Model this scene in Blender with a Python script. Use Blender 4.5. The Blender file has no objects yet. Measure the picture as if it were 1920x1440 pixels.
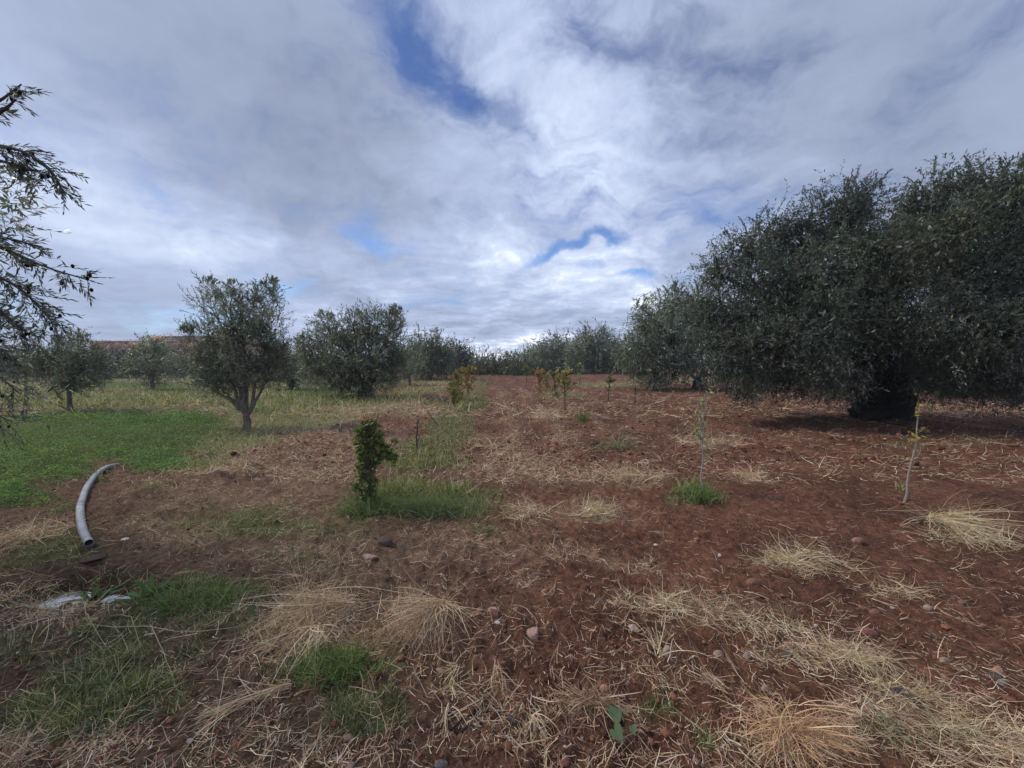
import bpy, math, random
import numpy as np
from mathutils import Vector

# ------------------------------------------------------------------ camera, sky, sun, exposure
sc = bpy.context.scene
F = 723.0                      # focal length in pixels of the 1920 wide photograph
CAMH = 1.6
PITCH = math.radians(3.17)
cam_d = bpy.data.cameras.new("camera")
cam_d.sensor_width = 36.0
cam_d.lens = 36.0 * F / 1920.0
cam_d.clip_start = 0.05
cam_d.clip_end = 3000
cam = bpy.data.objects.new("camera", cam_d)
sc.collection.objects.link(cam)
cam.location = (0, 0, CAMH)
cam.rotation_euler = (math.radians(90) - PITCH, 0, 0)
sc.camera = cam
sc.view_settings.view_transform = 'Standard'
sc.view_settings.look = 'None'
sc.view_settings.gamma = 1
sc.view_settings.exposure = 0.58
sc.view_settings.use_curve_mapping = False
sc.render.engine = 'CYCLES'
try:
    sc.cycles.use_denoising = True
    sc.cycles.max_bounces = 5
    sc.cycles.diffuse_bounces = 3
    sc.cycles.transmission_bounces = 3
    sc.cycles.transparent_max_bounces = 4
except Exception:
    pass

SUN_EL, SUN_AZ = math.radians(46), math.radians(-78)      # azimuth from +Y towards +X
SUN_DIR = Vector((math.sin(SUN_AZ) * math.cos(SUN_EL), math.cos(SUN_AZ) * math.cos(SUN_EL), math.sin(SUN_EL)))
sl = bpy.data.lights.new("sun", 'SUN')
sl.energy = 1.5
sl.angle = math.radians(10)
sl.color = (1.0, 0.93, 0.83)
so = bpy.data.objects.new("sun", sl)
so.rotation_euler = SUN_DIR.to_track_quat('Z', 'Y').to_euler()
so.location = (0, 0, 30)
sc.collection.objects.link(so)


def ray(px, py):
    a, b = (px - 960) / F, (720 - py) / F
    return np.array([a, math.cos(PITCH) + b * math.sin(PITCH), -math.sin(PITCH) + b * math.cos(PITCH)])


def G(px, py):
    d = ray(px, py)
    t = CAMH / -d[2]
    return np.array([d[0] * t, d[1] * t, 0.0])


def H(px, py, depth):
    """the point seen at a pixel, depth metres ahead"""
    d = ray(px, py)
    t = depth / d[1]
    return np.array([d[0] * t, depth, CAMH + d[2] * t])


def to_px(x, y):
    """where flat ground at x, y is seen"""
    y = np.maximum(y, 0.35)
    c, s = math.cos(PITCH), math.sin(PITCH)
    z = y * c + CAMH * s
    v = y * s - CAMH * c
    return 960 + F * x / z, 720 - F * v / z


class NT:
    def __init__(s, tree):
        s.t = tree
        s.n = tree.nodes
        s.l = tree.links

    def add(s, typ, **kw):
        n = s.n.new(typ)
        for k, v in kw.items():
            setattr(n, k, v)
        return n

    def put(s, sock, v):
        if isinstance(v, bpy.types.NodeSocket):
            s.l.new(v, sock)
        elif isinstance(v, (tuple, list)) and len(v) == 3 and sock.type == 'RGBA':
            sock.default_value = (*v, 1)
        else:
            sock.default_value = v

    def math(s, op, a, b=None, c=None, clamp=False):
        n = s.add('ShaderNodeMath', operation=op)
        n.use_clamp = clamp
        s.put(n.inputs[0], a)
        if b is not None:
            s.put(n.inputs[1], b)
        if c is not None:
            s.put(n.inputs[2], c)
        return n.outputs[0]

    def vmath(s, op, a, b=None):
        n = s.add('ShaderNodeVectorMath', operation=op)
        s.put(n.inputs[0], a)
        if b is not None:
            s.put(n.inputs[1], b)
        return n.outputs['Value'] if op in ('DISTANCE', 'LENGTH', 'DOT_PRODUCT') else n.outputs[0]

    def noise(s, vec, scale, detail=4, rough=0.5, dist=0.0, color=False):
        n = s.add('ShaderNodeTexNoise')
        if vec is not None:
            s.put(n.inputs['Vector'], vec)
        n.inputs['Scale'].default_value = scale
        n.inputs['Detail'].default_value = detail
        n.inputs['Roughness'].default_value = rough
        n.inputs['Distortion'].default_value = dist
        return n.outputs['Color' if color else 'Fac']

    def ramp(s, v, a, b, lo=0.0, hi=1.0, smooth=True):
        n = s.add('ShaderNodeMapRange')
        n.interpolation_type = 'SMOOTHSTEP' if smooth else 'LINEAR'
        s.put(n.inputs['Value'], v)
        for k, x in (('From Min', a), ('From Max', b), ('To Min', lo), ('To Max', hi)):
            n.inputs[k].default_value = x
        return n.outputs['Result']

    def mix(s, f, a, b, mode='MIX'):
        n = s.add('ShaderNodeMix', data_type='RGBA', blend_type=mode)
        s.put(n.inputs[0], f)
        s.put(n.inputs[6], a)
        s.put(n.inputs[7], b)
        return n.outputs[2]


def srgb(r, g, b):
    f = lambda c: (c / 255 / 12.92) if c / 255 < 0.04045 else ((c / 255 + 0.055) / 1.055) ** 2.4
    return (f(r), f(g), f(b))


# ---- broken cloud cover over a Nishita sky
SKY_STRENGTH = 0.1
world = bpy.data.worlds.new("World")
sc.world = world
world.use_nodes = True
W = NT(world.node_tree)
W.n.clear()
wout = W.add('ShaderNodeOutputWorld')
bg = W.add('ShaderNodeBackground')
bg.inputs['Strength'].default_value = SKY_STRENGTH
W.l.new(bg.outputs[0], wout.inputs['Surface'])
sky = W.add('ShaderNodeTexSky', sky_type='NISHITA')
sky.sun_disc = False
sky.sun_elevation = SUN_EL
sky.sun_rotation = SUN_AZ
sky.dust_density = 0.6
sky.ozone_density = 2.0
tc = W.add('ShaderNodeTexCoord')
D = tc.outputs['Generated']
sep = W.add('ShaderNodeSeparateXYZ')
W.l.new(D, sep.inputs[0])
zc = W.math('MAXIMUM', sep.outputs[2], 0.0)
zz = W.math('ADD', zc, 0.10)
cmb = W.add('ShaderNodeCombineXYZ')
W.l.new(W.math('DIVIDE', sep.outputs[0], zz), cmb.inputs[0])
W.l.new(W.math('DIVIDE', sep.outputs[1], zz), cmb.inputs[1])
P = cmb.outputs[0]
warp = W.noise(P, 0.9, 3, 0.5, color=True)
Pw = W.vmath('ADD', P, W.vmath('MULTIPLY', warp, (0.9, 0.9, 0.9)))
n_big = W.noise(Pw, 0.55, 6, 0.50)
n_mid = W.noise(Pw, 1.7, 8, 0.58, 0.2)
dwarp = W.noise(D, 3.0, 5, 0.55, color=True)
Dw = W.vmath('ADD', D, W.vmath('MULTIPLY', W.vmath('SUBTRACT', dwarp, (0.5, 0.5, 0.5)), (0.28, 0.28, 0.28)))
n_fine = W.noise(W.vmath('MULTIPLY', Dw, (1, 1, 2.2)), 4.5, 10, 0.60)
n_lay = W.noise(W.vmath('ADD', P, W.vmath('MULTIPLY', dwarp, (1.2, 1.2, 1.2))), 2.6, 8, 0.62)


def blob(px, py, r, amp, stretch=1.0):
    """soft weight around one direction of the sky; stretch > 1 is wide and low"""
    d = ray(px, py)
    d = d / np.linalg.norm(d)
    v = W.vmath('SUBTRACT', Dw, tuple(float(q) for q in d))
    v = W.vmath('MULTIPLY', v, (1.0, 1.0, stretch))
    ln = W.vmath('LENGTH', v)
    return W.ramp(ln, 0.0, r, amp, 0.0)


def total(items):
    acc = None
    for it in items:
        b = blob(*it)
        acc = b if acc is None else W.math('ADD', acc, b)
    return acc


# openings where the blue shows
gaps = total([(715, -10, .12, .46), (765, 55, .11, .50), (815, 115, .11, .50), (865, 165, .10, .60), (905, 200, .08, .95), (820, 30, .26, .30), (1000, 190, .45, .28), (1250, 300, .35, .24),
              (1080, 295, .12, .35), (1340, 350, .13, .35), (985, 465, .09, 1.0, 3.5), (1040, 460, .09, 1.0, 3.5), (1095, 458, .09, 1.0, 3.5), (1150, 452, .09, 1.0, 3.5), (1110, 500, .08, .9, 3.5), (1180, 520, .10, 1.1, 3.5),
              (700, 445, .13, .75, 3.0), (780, 455, .09, .6, 3.0), (360, 590, .13, .4, 4.0)])
# brighter and darker masses
light = total([(180, 390, .42, .34, 1.6), (450, 450, .25, .26, 2.0), (60, 330, .25, .12), (1150, 330, .42, .10), (1330, 400, .22, .32, 2.2), (1080, 330, .22, .14), (1150, 480, .2, .2, 3), (550, 610, .3, .12, 4), (760, 520, .12, .2, 2.5),
               (930, 470, .12, .16, 2.5), (900, 500, .30, .20, 2.0), (1090, 520, .20, .30, 2.5), (900, 650, .45, .60, 5.0),
               (1170, 570, .18, .40, 2.0)])
dark = total([(640, 240, .42, .42), (300, 120, .50, .26), (1650, 120, .52, .38), (1420, 60, .35, .15), (250, 540, .35, .26, 3.0),
              (950, 605, .30, .26, 6.0), (1050, 622, .20, .20, 7.0), (700, 560, .22, .12, 4.0), (1800, 330, .35, .12)])
calm = W.ramp(W.noise(Dw, 1.6, 2, 0.5), 0.40, 0.62, 0.35, 1.0)
calm = W.math('MAXIMUM', calm, W.ramp(total([(1150, 380, .55, 1.0), (950, 560, .45, 1.0, 1.5)]), 0.0, 0.6, 0.0, 1.0))
tex = W.math('ADD', W.math('MULTIPLY', W.math('SUBTRACT', n_mid, 0.5), 0.70), W.math('MULTIPLY', W.math('SUBTRACT', n_fine, 0.5), 1.15))
low = W.ramp(sep.outputs[2], 0.05, 0.50, 1.0, 0.25)
tex = W.math('ADD', tex, W.math('MULTIPLY', W.math('MULTIPLY', W.math('SUBTRACT', n_lay, 0.5), 1.7), low))
tex = W.math('MULTIPLY', tex, calm)
bright = W.math('ADD', 0.53, tex)
bright = W.math('ADD', bright, W.math('MULTIPLY', W.math('SUBTRACT', n_big, 0.5), 0.5))
bright = W.math('SUBTRACT', W.math('ADD', bright, light), dark)
bright = W.math('ADD', W.math('MULTIPLY', bright, 0.70), 0.10)
gapv = W.math('SUBTRACT', gaps, W.math('MULTIPLY', W.math('SUBTRACT', n_fine, 0.45), 3.2))
gapv = W.math('SUBTRACT', gapv, W.math('MULTIPLY', W.math('SUBTRACT', n_mid, 0.5), 0.8))
gap = W.ramp(gapv, -0.15, 1.25, 0.0, 0.92)
cr = W.add('ShaderNodeValToRGB')
el = cr.color_ramp.elements
k = 1.0 / SKY_STRENGTH
stops = [(0.0, srgb(120, 130, 152)), (0.3, srgb(138, 149, 173)), (0.55, srgb(156, 168, 195)), (0.8, srgb(186, 197, 219)), (1.0, srgb(232, 236, 243))]
while len(el) < len(stops):
    el.new(0.5)
for e, (p, c) in zip(el, stops):
    e.position = p
    e.color = (*c, 1)
W.l.new(bright, cr.inputs[0])
cloud = W.vmath('MULTIPLY', cr.outputs[0], (k, k, k))
skyc = W.vmath('MULTIPLY', sky.outputs[0], W.mix(W.ramp(sep.outputs[2], .12, .50), (0.62, 0.88, 1.22), (0.33, 0.46, 0.72)))
colr = W.mix(gap, cloud, skyc)
W.l.new(colr, bg.inputs['Color'])


# ------------------------------------------------------------------ numpy helpers
def hash2(ix, iy, seed):
    h = (ix.astype(np.int64) * 374761393 + iy.astype(np.int64) * 668265263 + seed * 1442695041) & 0xFFFFFFFF
    h = ((h ^ (h >> 13)) * 1274126177) & 0xFFFFFFFF
    h = h ^ (h >> 16)
    return (h & 0xFFFF) / 65536.0 * 2 * np.pi


def perlin(x, y, seed=0):
    ix, iy = np.floor(x), np.floor(y)
    fx, fy = x - ix, y - iy
    u, v = fx * fx * fx * (fx * (fx * 6 - 15) + 10), fy * fy * fy * (fy * (fy * 6 - 15) + 10)

    def g(dx, dy):
        a = hash2(ix + dx, iy + dy, seed)
        return np.cos(a) * (fx - dx) + np.sin(a) * (fy - dy)
    return ((g(0, 0) * (1 - u) + g(1, 0) * u) * (1 - v) + (g(0, 1) * (1 - u) + g(1, 1) * u) * v) * 1.5


def fbm(x, y, octv=3, seed=0):
    s, a = 0, 1.0
    for i in range(octv):
        s = s + a * perlin(x * 2 ** i, y * 2 ** i, seed + i * 17)
        a *= 0.5
    return s / 1.6


def sstep(a, b, v):
    t = np.clip((v - a) / (b - a), 0, 1)
    return t * t * (3 - 2 * t)


def ellipses(px, py, lst):
    acc = np.zeros_like(px)
    for cx, cy, rx, ry, amp in lst:
        q = ((px - cx) / rx) ** 2 + ((py - cy) / ry) ** 2
        acc = np.maximum(acc, amp * np.exp(-q * 0.9))
    return acc


# patches of cover on the field, listed by where they are seen (centre, half axes, weight)
CLOVER = [(600, 738, 90, 8, .75), (330, 735, 150, 7, .6), (520, 752, 60, 8, .6), (120, 742, 90, 7, .6), (190, 820, 200, 50, 1.2), (60, 850, 150, 70, 1.0), (330, 800, 110, 35, 1.0), (300, 870, 80, 22, .9), (20, 920, 90, 50, .8), (230, 722, 190, 7, .9), (480, 772, 70, 12, .7),
          (90, 960, 80, 25, .45), (640, 722, 150, 12, .8), (700, 745, 70, 9, .5), (420, 716, 80, 5, .7)]
GRASS = [(800, 868, 85, 16, 1.2), (845, 805, 52, 34, 1.1), (880, 752, 36, 24, 1.2), (900, 716, 20, 10, 1.1), (540, 775, 120, 18, .7), (430, 818, 60, 14, .8), (835, 800, 50, 22, .7), (875, 760, 36, 18, 1.0), (900, 722, 18, 10, .9), (900, 930, 60, 20, .6), (805, 840, 62, 26, 1.1), (770, 865, 50, 14, .8), (870, 775, 32, 24, .8), (895, 745, 22, 14, .7), (760, 935, 90, 34, 1.1), (860, 945, 80, 34, 1.0), (1010, 980, 50, 18, .5), (900, 990, 90, 20, .6),
         (1305, 932, 50, 16, 1.0), (1255, 940, 45, 14, .7), (100, 1030, 130, 45, .8), (30, 1060, 90, 40, .6), (360, 1125, 95, 42, 1.0), (270, 1110, 60, 25, .6), (620, 1260, 70, 45, 1.0),
         (200, 1210, 160, 70, .75), (220, 1300, 190, 70, .95), (90, 1370, 150, 45, .9), (700, 1350, 130, 70, .75), (500, 1400, 200, 50, .5), (360, 1240, 120, 50, .6), (460, 985, 200, 50, .8), (300, 930, 60, 20, .6), (620, 1000, 120, 30, .65), (420, 1180, 160, 50, .6), (60, 1240, 120, 60, .6), (330, 1020, 60, 30, .35), (660, 965, 70, 30, .8),
         (1240, 1350, 80, 50, .5), (1450, 740, 240, 12, .35), (1780, 835, 220, 14, .5), (1350, 1360, 50, 40, .3), (540, 1060, 190, 50, .5), (880, 810, 60, 14, .4), (1250, 1010, 60, 14, .4), (1700, 925, 26, 6, .7)]
STUBBLE = [(560, 792, 130, 22, 1.0), (430, 832, 100, 26, .9), (370, 872, 90, 22, .7), (690, 762, 120, 14, 1.0), (790, 735, 60, 9, .9), (600, 765, 230, 26, 1.0), (470, 800, 110, 26, .8), (250, 745, 270, 9, 1.1), (700, 745, 120, 9, .8), (1130, 722, 90, 6, .8), (1300, 712, 160, 7, .8), (340, 880, 60, 25, .6), (820, 718, 70, 5, .9), (230, 760, 160, 7, .7),
           (60, 745, 90, 7, .8), (1050, 742, 60, 12, .6), (1420, 715, 100, 8, .6), (100, 700, 300, 4, .7), (520, 740, 100, 8, .8)]
STRAW = [(420, 935, 200, 40, .8), (600, 960, 180, 40, .7), (350, 1010, 140, 40, .7), (960, 870, 150, 34, .7), (1120, 900, 160, 40, .6), (820, 1040, 200, 36, .6), (1000, 1040, 200, 40, .6), (560, 860, 160, 36, .6), (1000, 820, 160, 30, .5), (520, 905, 190, 42, .75), (650, 830, 160, 40, .75), (760, 770, 110, 30, .7), (850, 730, 80, 16, .7), (330, 960, 150, 50, .6), (80, 1140, 170, 50, .95), (60, 1010, 110, 30, .7), (550, 1040, 260, 60, .55),
         (1000, 890, 170, 40, .65), (1080, 960, 180, 45, .7), (1150, 1060, 160, 40, .5), (980, 1100, 180, 60, .5), (1340, 1150, 170, 30, .8), (1520, 1230, 160, 26, .85), (1700, 1340, 180, 28, .85), (1500, 1060, 90, 22, .9),
         (1850, 1410, 150, 40, .8), (1480, 1400, 130, 40, .8), (1250, 1290, 110, 70, .3), (1000, 1340, 240, 90, .38), (620, 1180, 240, 70, .8), (450, 1370, 220, 60, .4), (1150, 1290, 120, 70, .5), (60, 1420, 200, 40, .55),
         (500, 1410, 200, 50, .5), (1680, 1115, 80, 20, .6), (1340, 830, 90, 12, .6), (1190, 905, 60, 18, .8), (1410, 900, 40, 9, .7), (1000, 780, 120, 30, .4), (960, 740, 80, 14, .45), (1240, 960, 110, 22, .45), (1690, 850, 150, 16, .35), (900, 1010, 200, 40, .6), (1170, 820, 160, 30, .3)]


def masks(x, y):
    wx = x + 0.05 * np.maximum(y, 1) * fbm(x / (0.25 * np.maximum(y, 1) ** .6), y / 0.5, 2, 91)
    wy = y + 0.045 * np.maximum(y, 1) * fbm(x / 0.5, y / (0.25 * np.maximum(y, 1) ** .6), 2, 37)
    px, py = to_px(wx, wy)
    inf = y > 0.5
    n1 = fbm(x * 1.7, y * 1.7, 3, 5)
    n2 = fbm(x * 5, y * 5, 2, 8)
    cl = ellipses(px, py, CLOVER)
    gr = ellipses(px, py, GRASS)
    st = ellipses(px, py, STUBBLE)
    sw = ellipses(px, py, STRAW)
    # beyond the frame the same cover goes on
    far_left = sstep(-6, -14, x) * sstep(4, 9, y) * 0.6
    cl = np.where(inf, cl, 0.0) + 0.28 * n1 + .12 * n2
    gr = np.where(inf, gr, 0.25) + 0.22 * n1 + 0.15 * n2
    st = np.where(inf, np.maximum(st, far_left), 0.1) + 0.25 * n1
    rows = np.sin(2 * np.pi * (x + .035 * y + .25 * n1) / 1.15) * sstep(5, 9, y) * sstep(-1.5, 0, x)
    sw = np.where(inf, sw, 0.4) + 0.25 * n1 + 0.3 * n2 + .20 * rows
    cl = sstep(.30, .75, cl)
    gr = sstep(.30, .85, gr)
    st = sstep(.25, .85, st)
    sw = sstep(.22, .95, sw)
    return cl, gr, st, sw


BANK = [G(240, 960)[:2], G(480, 880)[:2], G(700, 790)[:2], G(860, 722)[:2]]
PUD = G(128, 1110)
PUD2 = G(216, 1109)
PIPE_END = G(168, 1046)
TRACK = (G(1920, 1300) - G(1450, 1110))[:2]
TRACK = TRACK / np.linalg.norm(TRACK)


def seg_dist(x, y, a, b):
    ab = b - a
    t = np.clip(((x - a[0]) * ab[0] + (y - a[1]) * ab[1]) / (ab @ ab), 0, 1)
    return np.hypot(x - a[0] - t * ab[0], y - a[1] - t * ab[1])


def height(x, y, fine=True, mk=None):
    x, y = np.asarray(x, float), np.asarray(y, float)
    r = np.hypot(x, y)
    h = 0.05 * fbm(x * 0.35, y * 0.35, 2, 3) * sstep(0.5, 3, r)
    db = np.minimum.reduce([seg_dist(x, y, BANK[i], BANK[i + 1]) for i in range(3)])
    h = h + 0.12 * np.exp(-(db / 0.55) ** 2) * (1 + 0.5 * perlin(x * 2, y * 2, 71))
    if fine:
        cl, gr, st, sw = mk if mk is not None else masks(x, y)
        soil = np.clip(1 - 0.8 * cl - 0.6 * st, 0.15, 1)
        c1 = np.abs(fbm(x * 3.2, y * 3.2, 2, 11))
        c2 = fbm(x * 9, y * 9, 3, 23)
        c2 = np.maximum(c2, -0.1)
        c3 = np.abs(fbm(x * 27, y * 27, 2, 29))
        along = x * TRACK[0] + y * TRACK[1]
        across = -x * TRACK[1] + y * TRACK[0]
        tr = sstep(1.5, 2.2, x) * sstep(4.8, 3.2, y)
        fur = fbm(along * 0.8, across * 7, 3, 57) * 0.025 * tr
        h = h + soil * (0.055 * c1 + 0.055 * c2 * (1 - .45 * tr) + 0.018 * c3 * (r < 9)) + fur
        bk = np.exp(-(db / 0.9) ** 2)
        h = h + bk * .075 * np.maximum(fbm(x * 5.5, y * 4.5, 3, 151), -.15)
        h = h + soil * .034 * np.sin(2 * np.pi * (x + .035 * y + .25 * fbm(x * 1.7, y * 1.7, 3, 5)) / 1.15) * sstep(4, 8, y) * sstep(-1.5, 0, x)
        h = h + 0.02 * cl + (0.03 * gr * (0.5 + fbm(x * 6, y * 6, 2, 77)))
    wob = 1 + .6 * perlin(x * 8, y * 8, 13)
    w = np.maximum(np.exp(-(np.hypot((x - PUD[0]) * wob / .25, (y - PUD[1]) / .15)) ** 4), np.exp(-(np.hypot((x - PUD2[0]) * wob / .15, (y - PUD2[1]) / .08)) ** 4))
    w2 = np.exp(-(np.hypot((x - PUD[0] - .15) / .60, (y - PUD[1] - .05) / .34)) ** 2)
    h = h * (1 - 0.85 * w) - 0.035 * w2 - 0.06 * w
    far = sstep(150, 900, r)
    return h + far * 0.0


def hz(x, y):
    return float(height(np.array([x]), np.array([y]))[0])


class Buf:
    """collects polygons with one colour per vertex and links them as ONE mesh object"""
    def __init__(s):
        s.v, s.c, s.loops, s.tot, s.n = [], [], [], [], 0

    def add(s, verts, faces, cols):
        verts = np.asarray(verts, np.float32).reshape(-1, 3)
        faces = np.asarray(faces, np.int64)
        cols = np.asarray(cols, np.float32)
        if cols.ndim == 1:
            cols = np.tile(cols, (len(verts), 1))
        s.v.append(verts)
        s.c.append(cols.reshape(-1, 3))
        s.loops.append((faces + s.n).ravel())
        s.tot.append(np.full(len(faces), faces.shape[1], np.int32))
        s.n += len(verts)

    def mesh(s, name, mat, smooth=False):
        me = bpy.data.meshes.new(name)
        v = np.concatenate(s.v)
        lo = np.concatenate(s.loops).astype(np.int32)
        tt = np.concatenate(s.tot)
        me.vertices.add(len(v))
        me.vertices.foreach_set('co', v.ravel())
        me.loops.add(len(lo))
        me.loops.foreach_set('vertex_index', lo)
        me.polygons.add(len(tt))
        st = np.zeros(len(tt), np.int32)
        st[1:] = np.cumsum(tt)[:-1]
        me.polygons.foreach_set('loop_start', st)
        if smooth:
            me.polygons.foreach_set('use_smooth', np.ones(len(tt), bool))
        ca = me.color_attributes.new('tint', 'FLOAT_COLOR', 'POINT')
        c = np.concatenate(s.c)
        ca.data.foreach_set('color', np.concatenate([c, np.ones((len(c), 1), np.float32)], 1).ravel())
        me.update(calc_edges=True)
        me.materials.append(mat)
        global TRIS
        TRIS += int((tt - 2).sum())
        return me

    def build(s, name, mat, parent=None, smooth=False, loc=None):
        me = s.mesh(name, mat, smooth)
        o = bpy.data.objects.new(name, me)
        sc.collection.objects.link(o)
        if loc is not None:
            me.transform(__import__('mathutils').Matrix.Translation(-Vector(loc)))
            o.location = loc
        if parent is not None:
            o.parent = parent
        return o


TRIS = 0


def strips(buf, paths, widths, side, cols):
    """paths N,K,3; widths N,K; side N,3; cols N,3"""
    N, K, _ = paths.shape
    w = (widths * 0.5)[..., None] * side[:, None, :]
    v = np.stack([paths - w, paths + w], 2).reshape(N * K * 2, 3)
    base = (np.arange(N) * K * 2)[:, None] + (np.arange(K - 1) * 2)[None]
    b = base.reshape(-1, 1)
    f = np.concatenate([b, b + 1, b + 3, b + 2], 1)
    buf.add(v, f, np.repeat(cols, K * 2, 0))


def tubes(buf, paths, radii, ns, cols, rough=0.0, seed=0):
    N, K, _ = paths.shape
    t = np.gradient(paths, axis=1)
    t /= np.linalg.norm(t, axis=2, keepdims=True) + 1e-9
    ref = np.where(np.abs(t[:, :1, 2:3]) > 0.85, np.array([[[1., 0, 0]]]), np.array([[[0, 0, 1.]]]))
    ref = np.broadcast_to(ref, t.shape)
    a = np.cross(t, ref)
    a /= np.linalg.norm(a, axis=2, keepdims=True) + 1e-9
    b = np.cross(t, a)
    th = np.arange(ns) / ns * 2 * np.pi
    rr = radii[:, :, None] * np.ones(ns)
    if rough:
        rg = np.random.default_rng(seed)
        flute = 1 + rough * rg.normal(size=(N, 1, ns)) + rough * 0.5 * rg.normal(size=(N, K, ns))
        rr = rr * flute
    v = paths[:, :, None, :] + rr[..., None] * (np.cos(th)[None, None, :, None] * a[:, :, None, :] + np.sin(th)[None, None, :, None] * b[:, :, None, :])
    i = np.arange(N)[:, None, None] * K * ns + np.arange(K - 1)[None, :, None] * ns
    j = np.arange(ns)[None, None, :]
    j2 = (j + 1) % ns
    f = np.stack([i + j, i + j2, i + ns + j2, i + ns + j], -1).reshape(-1, 4)
    buf.add(v.reshape(-1, 3), f, np.repeat(cols, K * ns, 0))


def unit(v):
    return v / (np.linalg.norm(v, axis=-1, keepdims=True) + 1e-9)


def leaves(buf, p, d, L, wd, side, cols):
    """rhombus leaves: p base N,3; d direction; L length N; wd width N"""
    L, wd = np.asarray(L)[:, None], np.asarray(wd)[:, None]
    m = p + d * L * 0.5
    v = np.stack([p, m + side * wd * 0.5, p + d * L, m - side * wd * 0.5], 1)
    f = np.arange(len(p) * 4).reshape(-1, 4)
    buf.add(v.reshape(-1, 3), f, np.repeat(cols, 4, 0))


def grow(rg, P0, D0, L, K, wander=0.3, grav=0.0):
    N = len(P0)
    L = np.broadcast_to(np.asarray(L, float), (N,))
    out = np.zeros((N, K, 3))
    p, d = P0.copy(), unit(D0.copy())
    bend = rg.normal(size=(N, 3)) * wander
    out[:, 0] = p
    for k_ in range(1, K):
        d = unit(d + (bend + rg.normal(size=(N, 3)) * wander * 0.6) / K + np.array([0, 0, -grav / K]))
        p = p + d * (L / (K - 1))[:, None]
        out[:, k_] = p
    return out


def above(paths, off=0.004, fine=True):
    z = height(paths[..., 0].ravel(), paths[..., 1].ravel(), fine).reshape(paths.shape[:-1]) + off
    paths[..., 2] = np.maximum(paths[..., 2], z)
    return paths


def palette(rg, n, cols, jit=0.12, w=None):
    cols = np.array(cols)
    c = cols[rg.choice(len(cols), n, p=w)]
    return np.clip(c * (1 + rg.normal(size=(n, 1)) * jit) * (1 + rg.normal(size=(n, 3)) * jit * 0.3), 0.004, 0.85)


# ------------------------------------------------------------------ materials
def new_mat(name):
    m = bpy.data.materials.new(name)
    m.use_nodes = True
    t = NT(m.node_tree)
    return m, t, t.n['Principled BSDF']


def leaf_mat(name, back=1.5, rough=0.5, trans=0.25, spec=0.4):
    m, t, b = new_mat(name)
    at = t.add('ShaderNodeAttribute', attribute_name='tint')
    geo = t.add('ShaderNodeNewGeometry')
    bk = t.vmath('MULTIPLY', at.outputs['Color'], (back, back, back * 1.05))
    c = t.mix(geo.outputs['Backfacing'], at.outputs['Color'], bk)
    t.l.new(c, b.inputs['Base Color'])
    b.inputs['Roughness'].default_value = rough
    b.inputs['Specular IOR Level'].default_value = spec
    tr = t.add('ShaderNodeBsdfTranslucent')
    t.l.new(t.vmath('MULTIPLY', at.outputs['Color'], (1.2, 1.4, .7)), tr.inputs['Color'])
    mx = t.add('ShaderNodeMixShader')
    mx.inputs[0].default_value = trans
    t.l.new(b.outputs[0], mx.inputs[1])
    t.l.new(tr.outputs[0], mx.inputs[2])
    t.l.new(mx.outputs[0], t.n['Material Output'].inputs['Surface'])
    return m


def tint_mat(name, rough=0.8, nscale=60, namp=0.5, bump=0.3, spec=0.2, stretch=(1, 1, 1), dist=0.01):
    m, t, b = new_mat(name)
    at = t.add('ShaderNodeAttribute', attribute_name='tint')
    tcn = t.add('ShaderNodeTexCoord')
    vec = t.vmath('MULTIPLY', tcn.outputs['Object'], stretch)
    n = t.noise(vec, nscale, 5, 0.6)
    f = t.ramp(n, 0.25, 0.75, 1 - namp, 1 + namp, False)
    sc_ = t.add('ShaderNodeVectorMath', operation='SCALE')
    t.l.new(at.outputs['Color'], sc_.inputs[0])
    t.l.new(f, sc_.inputs['Scale'])
    t.l.new(sc_.outputs[0], b.inputs['Base Color'])
    b.inputs['Roughness'].default_value = rough
    b.inputs['Specular IOR Level'].default_value = spec
    if bump:
        bp = t.add('ShaderNodeBump')
        bp.inputs['Strength'].default_value = bump
        bp.inputs['Distance'].default_value = dist
        t.l.new(n, bp.inputs['Height'])
        t.l.new(bp.outputs[0], b.inputs['Normal'])
    return m


M_OLIVE = leaf_mat('olive_leaf', 1.5, 0.42, 0.25, 0.5)
M_GREEN = leaf_mat('green_leaf', 1.15, 0.62, 0.3, 0.18)
M_STRAW = leaf_mat('dry_straw', 1.0, 0.65, 0.12, 0.25)
M_BARK = tint_mat('olive_bark', 0.9, 22, 0.55, 0.9, 0.15, (1, 1, 0.25), 0.03)
M_STEM = tint_mat('dry_stem', 0.7, 80, 0.3, 0.2)
M_STONE = tint_mat('field_stone', 0.9, 70, 0.5, 0.9, 0.12)
M_CLOD = tint_mat('soil_clod', 0.95, 70, 0.4, 0.8, 0.1)


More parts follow.
